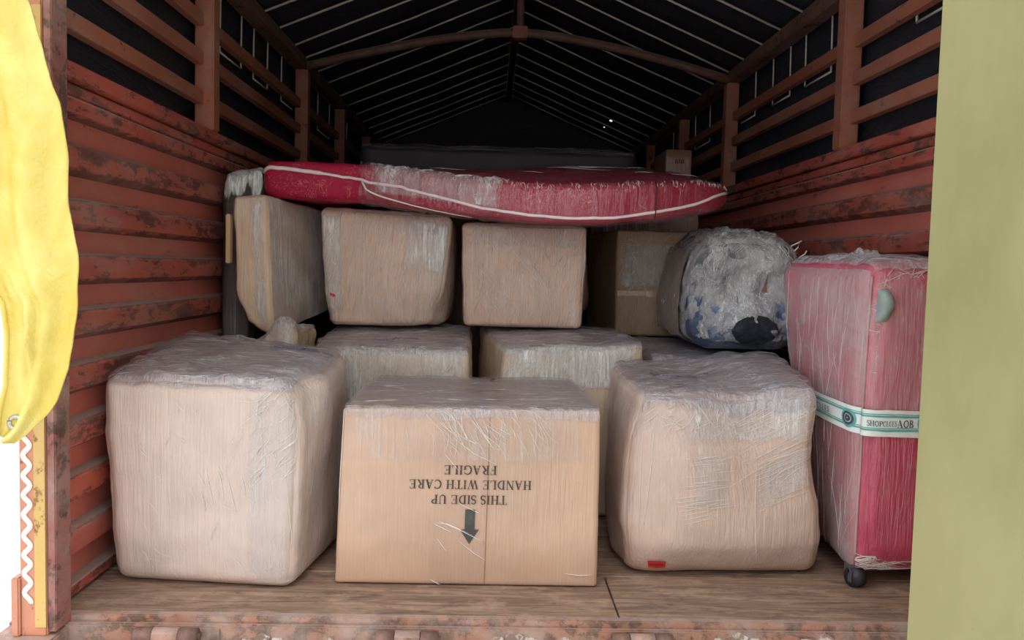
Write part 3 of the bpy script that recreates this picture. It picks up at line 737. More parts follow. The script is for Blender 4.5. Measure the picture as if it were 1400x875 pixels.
A.band(FILM, ta, -.95, .9, .5, .98, 0, 'film_band', 2)
A.patch(lambda a, b: (1, -.95 + 1.9 * a, -.9 + 1.8 * b), 16, 16, 'side_film', FILM, ta, .0035)
A.strands([[(282, 642), (286, 664), (292, 690)], [(298, 636), (304, 668), (306, 684)], [(312, 655), (320, 690)], [(330, 650), (336, 676)], [(274, 668), (282, 698)], [(240, 594), (254, 604), (268, 602)], [(344, 668), (348, 690)],
           [(388, 620), (392, 668), (398, 730), (400, 790)], [(355, 535), (358, 600), (362, 700)], [(410, 612), (428, 590)], [(408, 622), (432, 600)], [(412, 634), (434, 612)], [(305, 655), (300, 640)], [(316, 680), (324, 700)]], 'film_crease', ta)
scribble(A, [[(.22, .62), (.30, .66), (.38, .60), (.46, .64)], [(.24, .72), (.36, .72)], [(.50, .56), (.58, .64), (.54, .52)], [(.62, .60), (.70, .55), (.66, .66), (.76, .60)], [(.80, .62), (.92, .52)]], 'marker_writing', MAT['marker'], ta, .003)

# B: upside-down printed carton in the middle
B = WB([(-.452, 1.892, 0), (.150, 1.890, 0), (.150, 2.39, 0), (-.450, 2.39, 0)], [(-.436, 1.89, .405), (.146, 1.89, .409), (.130, 2.40, .41), (-.430, 2.40, .408)],
       .007, .004, .0014, 6, 2.2)
tb = thing('printed_carton', (-.15, 2.15, 0), 'tan carton printed upside down with handling words and an arrow, front centre', 'carton', 'front row of wrapped boxes')
B.mesh('carton', carton_mat('warm_kraft_board', srgb(198, 161, 136), .14, .15, 2.0, .5, .25), tb, 40)
B.top_film(FILM_TOP, tb, .12, seed=2, ruffle=.003)
B.crinkle(22, .1, (-.95, .95, -.95, .9), 'film_crease', tb, (.04, .16), .35, 't', seed=8)
B.crinkle(60, -1.1, (-.3, .6, .55, .97), 'film_crease', tb, (.03, .10), .3, seed=9, r=(.0003, .0006))
B.band(film_mat('taut_film_b', .03, .42, .5, 2.2, 60, 4, .2), tb, .40, .98, -.99, .99, 0, 'film_band', 1)
u0, v0 = B.uv(591, 700); u1, v1 = B.uv(666, 700)
B.patch(lambda a, b: (u0 + (u1 - u0) * a, -1, -.985 + 1.95 * b), 6, 30, 'tape', film_mat('clear_packing_tape', .05, .12, .1, 2.9, 40, 3, .12, (.8, .66, .52, 1)), tb, .0016)
B.patch(lambda a, b: (B.uv(665, 700)[0] + .006 * a, -1, -.985 + 1.95 * b), 1, 30, 'flap_joint', MAT['seam'], tb, .0012)
def bfn(px, py):
    q = B.uv(px, py); w = B.F((q[0], -1, q[1]))
    def f(dx, dz):
        return B.fr(q[0] + dx / .29, q[1] + dz / .2025, .0024)
    return f
print_on(bfn(643, 642.5), 'FRAGILE', .118, .0205, 'printed_words', MAT['ink'], tb, True)
print_on(bfn(643, 662.5), 'HANDLE WITH CARE', .272, .0205, 'printed_words', MAT['ink'], tb, True)
print_on(bfn(641.5, 683), 'THIS SIDE UP', .168, .0205, 'printed_words', MAT['ink'], tb, True)
af = bfn(642, 720)
MB().add([af(*p) for p in ((-.011, .040), (.011, .040), (.011, -.006), (.021, -.006), (0, -.04), (-.021, -.006), (-.011, -.006))], [(0, 1, 2, 3, 4, 5, 6)]).build('printed_arrow', MAT['arrow_ink'], tb, fix=False)
S = lambda *p: [(440 + a / 2.5, 480 + b / 2.5) for a, b in p]
B.strands([S((420, 210), (440, 260), (475, 310)), S((450, 295), (520, 350), (600, 388)), S((500, 220), (540, 270), (600, 350)), S((420, 350), (470, 410)), S((400, 580), (470, 610), (560, 655)), S((385, 590), (450, 622)), S((395, 640), (430, 690)),
           S((470, 650), (520, 690), (560, 715)), S((830, 760), (880, 766), (925, 764)), S((370, 780), (405, 797)), S((288, 262), (296, 302)), S((470, 520), (520, 545), (545, 555)), S((560, 250), (640, 305)), S((520, 230), (585, 330)),
           S((460, 230), (500, 300), (560, 340)), S((600, 260), (650, 290)), S((395, 585), (430, 590), (520, 630)), S((60, 200), (62, 560)), S((430, 300), (460, 330)), S((480, 260), (500, 310))], 'film_crease', tb, .0010)
scribble(B, [[(.08, .84), (.12, .88), (.17, .83), (.20, .70), (.16, .64)]], 'marker_writing', MAT['marker_red'], tb, .0028)

# C: dented carton with a red label
C_ = WB([(.205, 2.02, 0), (.700, 1.965, 0), (.72, 2.36, 0), (.235, 2.36, 0)], [(.225, 2.03, .452), (.680, 1.955, .462), (.70, 2.37, .505), (.235, 2.36, .468)],
        .03, .010, .006, 8, 3.3, hook=lambda w, p, n: V((w.x, w.y + (.030 * (1 - w.z / .085) * max(0, min(1, (-p[1] - .3) * 2)) if w.z < .085 else 0), w.z)), dents=[((.29, 1.96, .1), .16, (.0, -.075, 0)), ((.32, 1.96, .3), .19, (0, -.062, 0)), ((.24, 2.0, .45), .1, (.03, -.01, -.012)), ((.25, 2.0, .02), .08, (.03, -.02, 0)), ((.50, 1.96, .46), .13, (0, .03, -.03)),
                                       ((.55, 1.93, .35), .1, (0, .02, 0)), ((.52, 1.93, .08), .12, (0, -.035, 0)), ((.69, 1.98, .30), .1, (-.018, .0, 0)), ((.42, 2.2, .47), .12, (0, 0, -.03))])
tc_ = thing('wrapped_carton', (.46, 2.2, 0), 'dented film-wrapped carton with a small red label beside the red suitcase', 'carton', 'front row of wrapped boxes')
C_.mesh('carton', carton_mat('dented_kraft_board', srgb(206, 177, 162), .42, -.35, 4.0, .6, .5), tc_, 46)
C_.top_film(FILM_TOP, tc_, .2, seed=3, ruffle=.009)
C_.crinkle(40, .2, (-.95, .95, -.95, .9), 'film_crease', tc_, (.03, .14), .5, 't', seed=4)
C_.crinkle(46, .42, (.3, .98, .0, .9), 'film_crease', tc_, (.06, .18), .07, seed=5, r=(.0003, .0007))
C_.crinkle(30, .1, (-.35, .0, -.2, .35), 'film_crease', tc_, (.03, .08), .06, seed=6, r=(.0003, .0006))
C_.crinkle(60, .9, (-.9, .9, .6, .97), 'film_crease', tc_, (.02, .06), .9, seed=7)
C_.band(FILM_GLINT, tc_, .45, .97, -.4, .98, 0, 'film_band', 4)
C_.band(FILM, tc_, -.30, .12, .28, .98, .32, 'film_band', 5)
C_.band(FILM, tc_, -.2, .35, -.35, .02, 0, 'film_band', 6)
C_.patch(lambda a, b: (-1, .95 - 1.9 * a, -.9 + 1.8 * b), 16, 16, 'side_film', FILM, tc_, .0035)
T = lambda *p: [(800 + a / 2.243, 450 + b / 2.243) for a, b in p]
C_.strands([T((530, 400 + 16 * k), (610, 372 + 15 * k), (700, 320 + 17 * k)) for k in range(11)] + [T((270 + 6 * k, 520 + 13 * k), (400, 505 + 12 * k)) for k in range(7)] +
           [T((178, 300), (170, 450), (165, 620)), T((215, 250), (205, 400), (180, 600)), T((525, 400), (520, 560), (525, 745)), T((310, 310), (340, 250), (360, 240))], 'film_crease', tc_, .0008)
ul, vl = C_.uv(898, 770); du, dv = .10, .046
C_.patch(lambda a, b: (ul - du + 2 * du * a, -1, vl - dv + 2 * dv * b), 6, 4, 'red_label', MAT['sticker'], tc_, .0045)
mb = MB()
for k in range(9):
    uu = ul - du * .8 + du * 1.6 * k / 9
    mb.add([C_.fr(uu, vl - dv * .3, .0053), C_.fr(uu + .009, vl - dv * .3, .0053), C_.fr(uu + .009, vl + dv * .25, .0053), C_.fr(uu, vl + dv * .25, .0053)], [(0, 1, 2, 3)])
mb.build('label_print', MAT['sticker_ink'], tc_, fix=False)
scribble(C_, [[(-.64, -.02), (-.62, -.16)], [(-.58, .02), (-.56, -.12)], [(-.50, -.02), (-.44, .0)], [(-.34, .05), (-.28, -.07), (-.18, -.09), (-.12, -.04), (-.24, .04)], [(.0, .16), (.05, .14)]], 'marker_writing', MAT['marker_dark'], tc_, .0024)

# ------------------------------------------------------------------ second row
E_ = WB([(-.628, 2.46, 0), (-.165, 2.45, 0), (-.175, 3.0, 0), (-.64, 3.0, 0)], [(-.625, 2.46, .483), (-.168, 2.45, .484), (-.175, 2.98, .512), (-.645, 3.0, .510)], .016, .008, .006, 9, 5.5, dents=[((-.2, 2.85, .52), .06, (0, 0, .006))])
te = thing('wrapped_carton', (-.4, 2.72, 0), 'film-wrapped carton with violet scrawl on top, behind the printed carton', 'carton', 'second row of wrapped boxes')
E_.mesh('carton', carton_mat('shiny_kraft_board', srgb(216, 192, 166), .6, .7, 6.0, .8, .6), te, 34)
E_.top_film(FILM_TOP, te, .08, seed=5)
E_.crinkle(30, .1, (-.95, .95, -.95, .3), 'film_crease', te, (.03, .14), .3, 't', seed=10)
E_.crinkle(110, 1.3, (-.95, .95, .3, .95), 'film_crease', te, (.02, .07), .35, seed=11)
E_.band(FILM_GLINT, te, .3, 1.02, -.99, .99, 0, 'film_band', 8)
scribble(E_, [[(-.30 + .07 * k, -.62 + .05 * (k % 3)), (-.26 + .07 * k, -.48 - .06 * (k % 2)), (-.22 + .07 * k, -.60)] for k in range(7)] + [[(.12, -.5), (.30, -.42)]], 'marker_writing', MAT['marker'], te, .003)

F_ = WB([(-.085, 2.42, 0), (.352, 2.45, 0), (.355, 2.98, 0), (-.145, 2.98, 0)], [(-.075, 2.425, .498), (.342, 2.45, .512), (.33, 2.98, .515), (-.145, 2.98, .518)], .014, .008, .006, 9, 6.5, dents=[((-.07, 2.40, .5), .07, (.015, .02, -.012))])
tf = thing('wrapped_carton', (.13, 2.7, 0), 'shiny film-wrapped carton with bright top edge, behind the gap right of the printed carton', 'carton', 'second row of wrapped boxes')
F_.mesh('carton', carton_mat('shiny_kraft_board', srgb(216, 192, 166), .65, .9, 7.0, .85, .7), tf, 34)
F_.top_film(FILM_TOP, tf, .07, seed=6)
F_.crinkle(26, .1, (-.95, .95, -.95, .3), 'film_crease', tf, (.03, .14), .3, 't', seed=12)
F_.crinkle(110, 1.2, (-.95, .95, .5, .95), 'film_crease', tf, (.02, .07), .4, seed=13)
F_.band(FILM_GLINT, tf, .5, 1.04, -.99, .99, 0, 'film_band', 9)

H_ = WB([(.375, 2.50, 0), (.80, 2.50, 0), (.86, 3.1, 0), (.375, 3.1, 0)], [(.375, 2.50, .470), (.79, 2.50, .465), (.86, 3.08, .474), (.375, 3.08, .476)], .02, .004, .004, 9, 7.5)
th = thing('wrapped_carton', (.6, 2.8, 0), 'film-wrapped carton carrying the blue bundle, only its grey top showing', 'carton', 'second row of wrapped boxes')
H_.mesh('carton', carton_mat('grey_kraft_board', srgb(176, 154, 134), .5, .4, 8.0, .6, .5), th, 24)
H_.top_film(FILM_TOP, th, .08, seed=7)

G_ = WB([(-.835, 2.44, .0), (-.672, 2.43, .0), (-.672, 2.75, .0), (-.735, 2.66, .0)], [(-.825, 2.45, .455), (-.668, 2.43, .520), (-.670, 2.74, .53), (-.725, 2.62, .53)], .03, .008, .010, 12, 8.5,
        dents=[((-.715, 2.46, .50), .055, (.0, 0, .05))])
tg_ = thing('wrapped_parcel', (-.77, 2.7, 0), 'small lumpy kraft parcel wedged below the leaning padded panel', 'parcel')
G_.mesh('paper', carton_mat('wrinkled_kraft_paper', srgb(206, 180, 146), .35, .6, 9.0, .6, .8), tg_, 26)
G_.top_film(FILM, tg_, .25, seed=8)

# ------------------------------------------------------------------ upper row
K_ = WB([(-.648, 2.76, .528), (-.272, 2.75, .528), (-.25, 3.22, .530), (-.63, 3.22, .530)], [(-.668, 2.76, .910), (-.240, 2.75, .893), (-.24, 3.22, .880), (-.65, 3.22, .900)], .022, .012, .006, 8, 9.5,
        dents=[((-.26, 2.75, .55), .07, (-.03, .02, .015)), ((-.65, 2.76, .55), .06, (.015, .01, .0))])
tk = thing('wrapped_carton', (-.45, 3.0, .53), 'film-wrapped carton with a tiny red label under the unwrapped end of the mattress', 'carton', 'upper row of wrapped boxes')
K_.mesh('carton', carton_mat('creased_kraft_board', srgb(216, 184, 164), .65, .2, 10.0, .8, .7, stretch=3), tk, 38)
K_.crinkle(120, 1.42, (-.95, .95, -.8, .9), 'film_crease', tk, (.04, .14), .12, seed=14, fan=.18)
K_.band(FILM_GLINT, tk, .0, .95, .3, .99, -.1, 'film_band', 11)
K_.band(FILM_GLINT, tk, -.8, .95, -1, -.68, 0, 'film_band', 12)
u2, v2 = K_.uv(455, 402)
K_.patch(lambda a, b: (u2 - .04 + .085 * a, -1, v2 - .025 + .045 * b - .02 * a), 5, 3, 'red_label', MAT['sticker'], tk, .0045)
K_.band(film_mat('loose_film_sheet', .14, .3, 1.3, 12.5, 60, 3, .4), tk, .62, .97, .15, .8, 0, 'loose_film', 13)
W = lambda *p: [(300 + a / 2.822, 190 + b / 2.822) for a, b in p]
K_.strands([W((430, 300), (405, 400), (400, 520)), W((445, 330), (425, 450), (418, 560)), W((700, 330), (690, 420), (650, 560)), W((830, 380), (790, 470), (740, 600)), W((850, 380), (830, 500), (800, 690)), W((780, 350), (740, 420)), W((560, 320), (552, 600)),
            W((620, 340), (600, 470), (590, 560)), W((660, 320), (640, 420), (610, 560)), W((740, 430), (700, 540), (660, 660)), W((868, 300), (866, 350)), W((700, 280), (866, 348))], 'film_crease', tk, .001)

L_ = WB([(-.195, 2.72, .537), (.185, 2.71, .537), (.20, 3.2, .537), (-.19, 3.2, .537)], [(-.205, 2.72, .868), (.198, 2.71, .866), (.20, 3.2, .872), (-.20, 3.2, .872)], .016, .010, .005, 8, 10.5)
tl = thing('wrapped_carton', (0, 2.95, .53), 'tan film-wrapped carton in the upper row under the middle of the mattress', 'carton', 'upper row of wrapped boxes')
L_.mesh('carton', carton_mat('tan_kraft_board', srgb(212, 178, 156), .6, .25, 11.0, .8, .6, stretch=3), tl, 38)
L_.crinkle(110, 1.45, (-.95, .95, -.9, .9), 'film_crease', tl, (.04, .14), .2, seed=15, r=(.0003, .0007))
L_.crinkle(40, -.9, (-.7, .5, -.7, .7), 'film_crease', tl, (.05, .16), .12, seed=16, r=(.0003, .0007))
L_.band(FILM, tl, .55, .96, -.97, .97, 0, 'film_band', 14)
Z = lambda *p: [(620 + a / 2.823, 190 + b / 2.823) for a, b in p]
L_.strands([Z((110, 330), (230, 430), (310, 530), (385, 660)), Z((200, 400), (290, 500), (340, 580)), Z((450, 350), (430, 500), (400, 620)), Z((490, 400), (470, 560), (440, 680)), Z((40, 310), (30, 500), (35, 680)), Z((520, 340), (525, 600)),
            Z((180, 560), (230, 640)), Z((150, 590), (220, 690)), Z((300, 480), (380, 650)), Z((350, 400), (340, 480)), Z((410, 420), (390, 560))], 'film_crease', tl, .001)

# leaning padded panel, back-wall slab in clear film
I_ = WB([(-.890, 2.60, .515), (-.775, 2.60, .500), (-.685, 3.08, .560), (-.790, 3.08, .575)], [(-.900, 2.60, .925), (-.80, 2.60, .935), (-.68, 3.08, .905), (-.79, 3.08, .90)], .014, .004, .005, 11, 11.5,
        dents=[((-.9, 2.6, .52), .07, (.03, 0, .03))])
ti = thing('padded_panel', (-.79, 2.84, .5), 'flat panel in corrugated board and grey film standing edge-on by left wall', 'panel')
I_.mesh('board_padding', carton_mat('corrugated_board_wrap', srgb(218, 186, 156), .4, .05, 12.0, .7, .5), ti, 34)
I_.patch(lambda a, b: (1, -.97 + 1.94 * a, -.96 + 1.92 * b), 20, 24, 'face_film', film_mat('dull_grey_film', .66, .2, .2, 13.1, 60, 4, .2, (.72, .66, .66, 1)), ti, .003, edge=lambda a, b: 1.)
I_.band(FILM_GLINT, ti, -.95, .95, .1, .75, 0, 'film_band', 15)
MB().box(-.918, -.905, 2.588, 2.62, .72, .87).build('loose_flap', carton_mat('loose_flap_board', srgb(206, 172, 136), .1, 0, 3, .2, .2), ti, False, .003)

J_ = WB([(-.975, 2.70, .0), (-.915, 2.70, .0), (-.90, 3.15, .0), (-.972, 3.15, .0)], [(-.972, 2.72, 1.0), (-.83, 2.72, 1.02), (-.82, 3.12, 1.02), (-.965, 3.12, 1.01)], .03, .003, .004, 12, 12.5)
tj = thing('wrapped_slab', (-.93, 2.9, 0), 'tall dark slab in clear film with a silvery rounded top, against left wall', 'slab')
J_.mesh('slab', plain('dark_slab_cover', srgb(70, 62, 60), .5, 0, .3, 9, .3), tj, 24)
J_.top_film(film_mat('silver_film', .5, .8, .1, 14.3, 40, 5, .8, (.9, .93, .95, 1)), tj, .16, seed=9)
J_.band(FILM_DK, tj, -.95, .9, -.9, .9, 0, 'film_band', 16)

# garland of gold foil tucked behind
tgd = thing('foil_garland', (-.70, 3.02, .93), 'little gold foil garland tucked between the leaning panel and the mattress', 'garland')
mb = MB(); random.seed(8)
for k in range(46):
    c0 = V((-.735 + .055 * random.random(), 3.14 + .04 * random.random(), .895 + .022 * random.random())); d = V((random.uniform(-1, 1), random.uniform(-1, 1), random.uniform(-1, 1))).normalized()
    e = d.cross(V((.3, .2, .9))).normalized(); mb.add([c0, c0 + d * .012 + e * .004, c0 + d * .02, c0 + d * .012 - e * .004], [(0, 1, 2, 3)])
o = mb.build('foil_leaves', MAT['gold'], tgd, fix=False); o['kind'] = 'stuff'
MB().tube([(-.745, 3.16, .90), (-.71, 3.165, .905), (-.69, 3.16, .90)], .004, 6).build('wire', MAT['black'], tgd, True)

# pink bundle peeping out behind the tan carton
M_ = WB([(.12, 3.24, .533), (.27, 3.24, .533), (.27, 3.5, .533), (.12, 3.5, .533)], [(.12, 3.24, .80), (.262, 3.24, .80), (.26, 3.5, .8), (.12, 3.5, .8)], .10, .01, .006, 10, 13.5)
tm = thing('cloth_bundle', (.19, 3.37, .53), 'rounded pinkish-brown bundle in film peeping out right of the tan carton', 'bundle')
M_.mesh('bundle', carton_mat('pink_cloth', srgb(176, 120, 116), .5, .5, 14.0, .8, .7), tm, 20)

# tall brown cartons at the right
N_ = WB([(.36, 3.12, .487), (.66, 3.12, .487), (.66, 3.6, .487), (.30, 3.6, .487)], [(.355, 3.12, .878), (.66, 3.12, .878), (.66, 3.6, .88), (.30, 3.6, .88)], .008, .003, .003, 9, 14.5)
tn = thing('wrapped_carton', (.5, 3.35, .49), 'brown carton in crinkled film half hidden behind the blue bundle', 'carton', 'upper row of wrapped boxes')
N_.mesh('carton', carton_mat('olive_kraft_board', srgb(180, 146, 110), .5, .8, 15.0, .9, .9, stretch=16), tn, 26)
N_.crinkle(70, .9, (-.9, .4, -.2, .9), 'film_crease', tn, (.02, .05), 1.0, seed=31, r=(.0003, .0008))
N_.band(FILM_GLINT, tn, -.1, .8, -.95, .5, 0, 'film_band', 17)
N_.band(MAT['tape'], tn, -.24, -.14, -.97, .97, 0, 'tape', 18)
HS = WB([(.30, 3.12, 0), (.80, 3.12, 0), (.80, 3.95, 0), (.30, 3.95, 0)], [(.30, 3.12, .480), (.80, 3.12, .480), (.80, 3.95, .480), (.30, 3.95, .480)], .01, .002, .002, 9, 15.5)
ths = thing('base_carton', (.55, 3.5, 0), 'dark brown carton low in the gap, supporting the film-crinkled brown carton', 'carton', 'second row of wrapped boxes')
HS.mesh('carton', carton_mat('dark_kraft_board', srgb(150, 118, 90), .2, .3, 16.0, .4, .3), ths, 14)  # even dark brown board colour
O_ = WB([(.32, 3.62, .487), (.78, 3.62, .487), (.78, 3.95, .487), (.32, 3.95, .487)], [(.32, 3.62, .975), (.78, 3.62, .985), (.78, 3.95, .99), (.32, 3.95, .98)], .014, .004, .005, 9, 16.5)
to = thing('wrapped_carton', (.55, 3.8, .49), 'tall carton in vertically creased film directly under the right end of the mattress', 'carton', 'upper row of wrapped boxes')
O_.mesh('carton', carton_mat('brown_kraft_board', srgb(166, 134, 104), .6, .1, 17.0, .9, .8, stretch=3), to, 26)
O_.band(FILM_GLINT, to, .5, .95, -.95, .95, 0, 'film_band', 19)

# small tall carton deep in the dark, with a printed mark
q0, q1 = at(911, 204, y=4.3), at(945, 240, y=4.3)
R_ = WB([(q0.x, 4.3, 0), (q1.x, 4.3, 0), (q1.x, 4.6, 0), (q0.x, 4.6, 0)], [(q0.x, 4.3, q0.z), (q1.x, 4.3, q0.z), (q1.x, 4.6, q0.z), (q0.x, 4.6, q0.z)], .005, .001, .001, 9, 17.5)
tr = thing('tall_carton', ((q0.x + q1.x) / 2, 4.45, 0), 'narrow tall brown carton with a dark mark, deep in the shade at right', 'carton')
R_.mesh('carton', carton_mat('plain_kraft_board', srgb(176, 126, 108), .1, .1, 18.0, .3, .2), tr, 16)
uc, vc = R_.uv(929, 221)
mb = MB()
for k in range(5):
    x0 = uc - .34 + .15 * k
    mb.add([R_.fr(x0, vc - .014 - .004 * (k % 2), .002), R_.fr(x0 + .08, vc - .014, .002), R_.fr(x0 + .09, vc + .02 + .006 * (k % 3), .002), R_.fr(x0 + .02, vc + .016, .002)], [(0, 1, 2, 3)])
mb.build('printed_mark', MAT['ink'], tr, fix=False)

# ------------------------------------------------------------------ blue bundle in crumpled film
def arch(w, p, n):
    # shoulders slope towards an arched top
    t = max(0., (w.z - .62) / .24); cx = .672
    w.x = cx + (w.x - cx) * (1 - .26 * min(1.1, t) ** 1.6)
    return w
P_ = WB([(.500, 2.50, .497), (.835, 2.49, .497), (.835, 3.08, .497), (.50, 3.08, .497)], [(.492, 2.51, .835), (.845, 2.50, .840), (.83, 3.02, .87), (.52, 3.05, .87)], .075, .012, .008, 9, 18.5, hook=arch,
        dents=[((.62, 2.48, .70), .05, (0, .03, 0)), ((.72, 2.48, .69), .045, (0, .035, 0)), ((.66, 2.47, .58), .08, (0, -.015, 0))])
tp = thing('wrapped_bundle', (.65, 2.8, .48), 'blue and black cloth bundle in crumpled silvery film beside the suitcase', 'bundle')
P_.mesh('cloth', MAT['bundle'], tp, 40)
PF = WB(P_.c[:4], P_.c[4:], .078, .020, .012, 24, 19.5, hook=arch, dents=P_.dents)
PF.F0 = PF.F
PF.mesh('crumpled_film', FILM_CR, tp, 64)
MB().grid(lambda a, b: P_.on((-1 , -.6 + 1.5 * a, -.8 + 1.5 * b), .014), 12, 12).build('grey_side_cloth', carton_mat('grey_side_cloth', srgb(150, 138, 128), .35, .2, 20.0, .7, .6), tp, True, fix=False)
P_.crinkle(100, 1.4, (-.92, .92, -.1, .97), 'film_crease', tp, (.03, .10), .6, seed=21, r=(.0003, .001))
P_.crinkle(30, .2, (-.9, .9, -.9, .0), 'film_crease', tp, (.02, .08), .7, seed=22)
mb = MB()
MB().grid(lambda a, b: P_.fr(.16 + .14 * a + .12 * b * (1 - a), .02 + .40 * b * (.6 + .4 * math.sin(math.pi * a)), .012), 8, 8).build('brown_patch', plain('brown_cloth', srgb(150, 104, 84), .7), tp, True, fix=False)
MB().grid(lambda a, b: P_.fr(-.35 + .85 * a, -.62 + .26 * math.sin(math.pi * a) ** .6 * (2 * b - 1), .012), 10, 8).build('dark_bag', plain('dark_woven_bag', srgb(44, 50, 62), .7, 0, .5, 60, .6), tp, True, fix=False)
for k, (x, z) in enumerate(((.80, .80), (.815, .78), (.79, .815))):
    mb.tube([(x, 2.52, z), (x + .012 + .006 * k, 2.52, z + .012), (x + .014 + .008 * k, 2.515, z + .028 - .006 * k)], .002, 5)
o = mb.build('film_tail', MAT['crease'], tp, True); o['kind'] = 'stuff'

# ------------------------------------------------------------------ crimson mattress across the top
# front edge stations: photo pixel column, y, top px, bottom px
ST = [(361, 2.70, 233, 254), (363, 2.68, 224, 263), (370, 2.665, 219.5, 267.5), (400, 2.66, 218, 271), (450, 2.66, 220, 273), (492, 2.655, 223, 274), (540, 2.62, 228, 281), (600, 2.57, 234, 289), (660, 2.52, 240, 297), (720, 2.48, 246, 303),
      (780, 2.46, 249, 307), (840, 2.46, 250, 306), (900, 2.49, 248, 301), (950, 2.54, 247, 294), (978, 2.58, 249, 289), (990, 2.62, 254, 283), (994, 2.66, 262, 275)]
edge = []
for px, y, t, b in ST:
    p = at(px, t, y=y); q = at(px, b, y=y); edge.append((p.x, y, p.z, q.z))
def e_at(a):
    s = a * (len(edge) - 1); i = min(len(edge) - 2, int(s)); t = s - i
    p0 = edge[max(0, i - 1)]; p1 = edge[i]; p2 = edge[i + 1]; p3 = edge[min(len(edge) - 1, i + 2)]
    return tuple(.5 * ((2 * p1[k]) + (-p0[k] + p2[k]) * t + (2 * p0[k] - 5 * p1[k] + 4 * p2[k] - p3[k]) * t * t + (-p0[k] + 3 * p1[k] - 3 * p2[k] + p3[k]) * t ** 3) for k in range(4))
YB = 3.45
def matt(a, b, off=0., wr=0.):
    """b runs bottom-back -> bottom-front -> over the rounded side -> top-front -> top-back -> back side"""
    x, y, zt, zb_ = e_at(a); hh = (zt - zb_) / 2; zm = (zt + zb_) / 2; r = min(hh, .045)
    rise = .165 * (.55 + .45 * math.sin(math.pi * min(1, max(0, a * 1.05))))
    rise *= min(1, max(.04, (a - .26) / .36))
    sh = .02 * a
    if b < .3:
        t = 1 - b / .3; P = V((x * (1 - .06 * t), y + r + (YB - y - 2 * r) * t, zb_ + rise * t)); N = V((0, 0, -1))
    elif b < .55:
        q = (b - .3) / .25; an = -math.pi / 2 + math.pi * q
        ex = .5 if a < .3 else .62; sy = math.copysign(abs(math.cos(an)) ** ex, math.cos(an)); sz = math.copysign(abs(math.sin(an)) ** ex, math.sin(an))
        P = V((x, y + r - r * sy, zm + hh * sz)); N = V((0, -math.cos(an), math.sin(an)))
    elif b < .9:
        t = (b - .55) / .35; P = V((x * (1 - .06 * t), y + r + (YB - y - 2 * r) * t, zt + rise * t + .012 * math.sin(math.pi * t))); N = V((0, 0, 1))
    else:
        q = (b - .9) / .1; an = math.pi / 2 - math.pi * q; P = V((x * .94, YB - r + r * math.cos(an), zm + rise + hh * math.sin(an))); N = V((0, math.cos(an), math.sin(an)))
    # tuck rounding where the outline ends
    e = .006 * nz(P, 7, 3) + .003 * nz(P, 18, 4)
    if wr: e += wr * (nz(V((P.x * 5, P.y, P.z * 2)), 11, 8) + .5 * nz(V((P.x * 3, P.y, P.z)), 30, 2))
    return P + N * (off + e)
tq = thing('mattress', (0, 2.95, .93), 'crimson brocade mattress with white piping lying across the upper cartons, mostly film-wrapped', 'mattress')
NA, NB = 90, 56
mb = MB().grid(lambda a, b: matt(a, b), NA, NB)
for col in (0, NA):
    mb.f.append(tuple(j * (NA + 1) + col for j in range(NB + 1)))
mb.build('ticking', MAT['brocade'], tq, True)
def a_px(px):
    for i in range(len(ST) - 1):
        if ST[i][0] <= px <= ST[i + 1][0]: return (i + (px - ST[i][0]) / (ST[i + 1][0] - ST[i][0])) / (len(ST) - 1)
    return 1.
A0 = a_px(494)
MB().grid(lambda a, b: matt(A0 + (1 - A0) * a, .18 + .71 * b, .006, .004), 120, 60).build('stretch_wrap', film_mat('mattress_film', .025, .22, 1.45, 21.0, 45, 5, .7, (.92, .84, .88, 1), .9, .58), tq, True, fix=False)
MB().grid(lambda a, b: matt(a_px(505) + (a_px(690) - a_px(505)) * a, .40 + .12 * b, .0075, .005), 50, 16, lambda a, b: 2 * min(a, 1 - a, b, 1 - b)).build('film_glare_fold', film_mat('glare_white_film', .25, .9, .9, 22.0, 60, 16, .6, (.95, .9, .92, 1), .9, .5), tq, True, fix=False)  # white sheet that paints the glare on the mattress film
# piping: high at the left end, running low along the bowed front
PT = [(362, 236), (364, 231), (370, 229.5), (400, 232), (450, 239), (495, 247), (540, 254), (600, 269), (660, 284), (720, 292.5), (780, 297.5), (840, 297), (900, 289), (950, 279.5), (985, 266), (994, 265)]
def pipe_pt(px, off=.005):
    for (s1, t1), (s2, t2) in zip(PT, PT[1:]):
        if s1 <= px <= s2: py = t1 + (t2 - t1) * (px - s1) / (s2 - s1); break
    a = a_px(px); best = min((abs((matt(a, .32 + .2 * k / 80) - at(px, py, y=matt(a, .32 + .2 * k / 80).y)).z), .32 + .2 * k / 80) for k in range(81))
    return matt(a, best[1], off)
pp = [362 + 4 * i for i in range(158)] + [993]
PP = [pipe_pt(x) for x in pp]
PP = [PP[0]] + [(PP[i - 1] + PP[i] * 2 + PP[i + 1]) / 4 for i in range(1, len(PP) - 1)] + [PP[-1]]
MB().tube(PP, [.0065 if x < 440 else .0046 for x in pp], 8).build('piping', MAT['piping'], tq, True)
MB().tube([matt(a_px(496 + 150 * t), .425 - .085 * t ** .55, .008) for t in [i / 24 for i in range(25)]], [.0035 - .003 * i / 24 for i in range(25)], 6).build('film_edge', MAT['crease'], tq, True)
MB().tube([matt(A0 - .002, .33 + .22 * t, .007) for t in [i / 24 for i in range(25)]], .0035, 6).build('film_edge', film_mat('film_hem', .6, .3, 1.2, 31.0), tq, True)
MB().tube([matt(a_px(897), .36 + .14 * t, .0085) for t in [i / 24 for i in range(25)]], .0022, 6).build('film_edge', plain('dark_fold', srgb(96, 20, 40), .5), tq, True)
mb = MB(); random.seed(5)  # white ticks painting glints on the film creases of the mattress
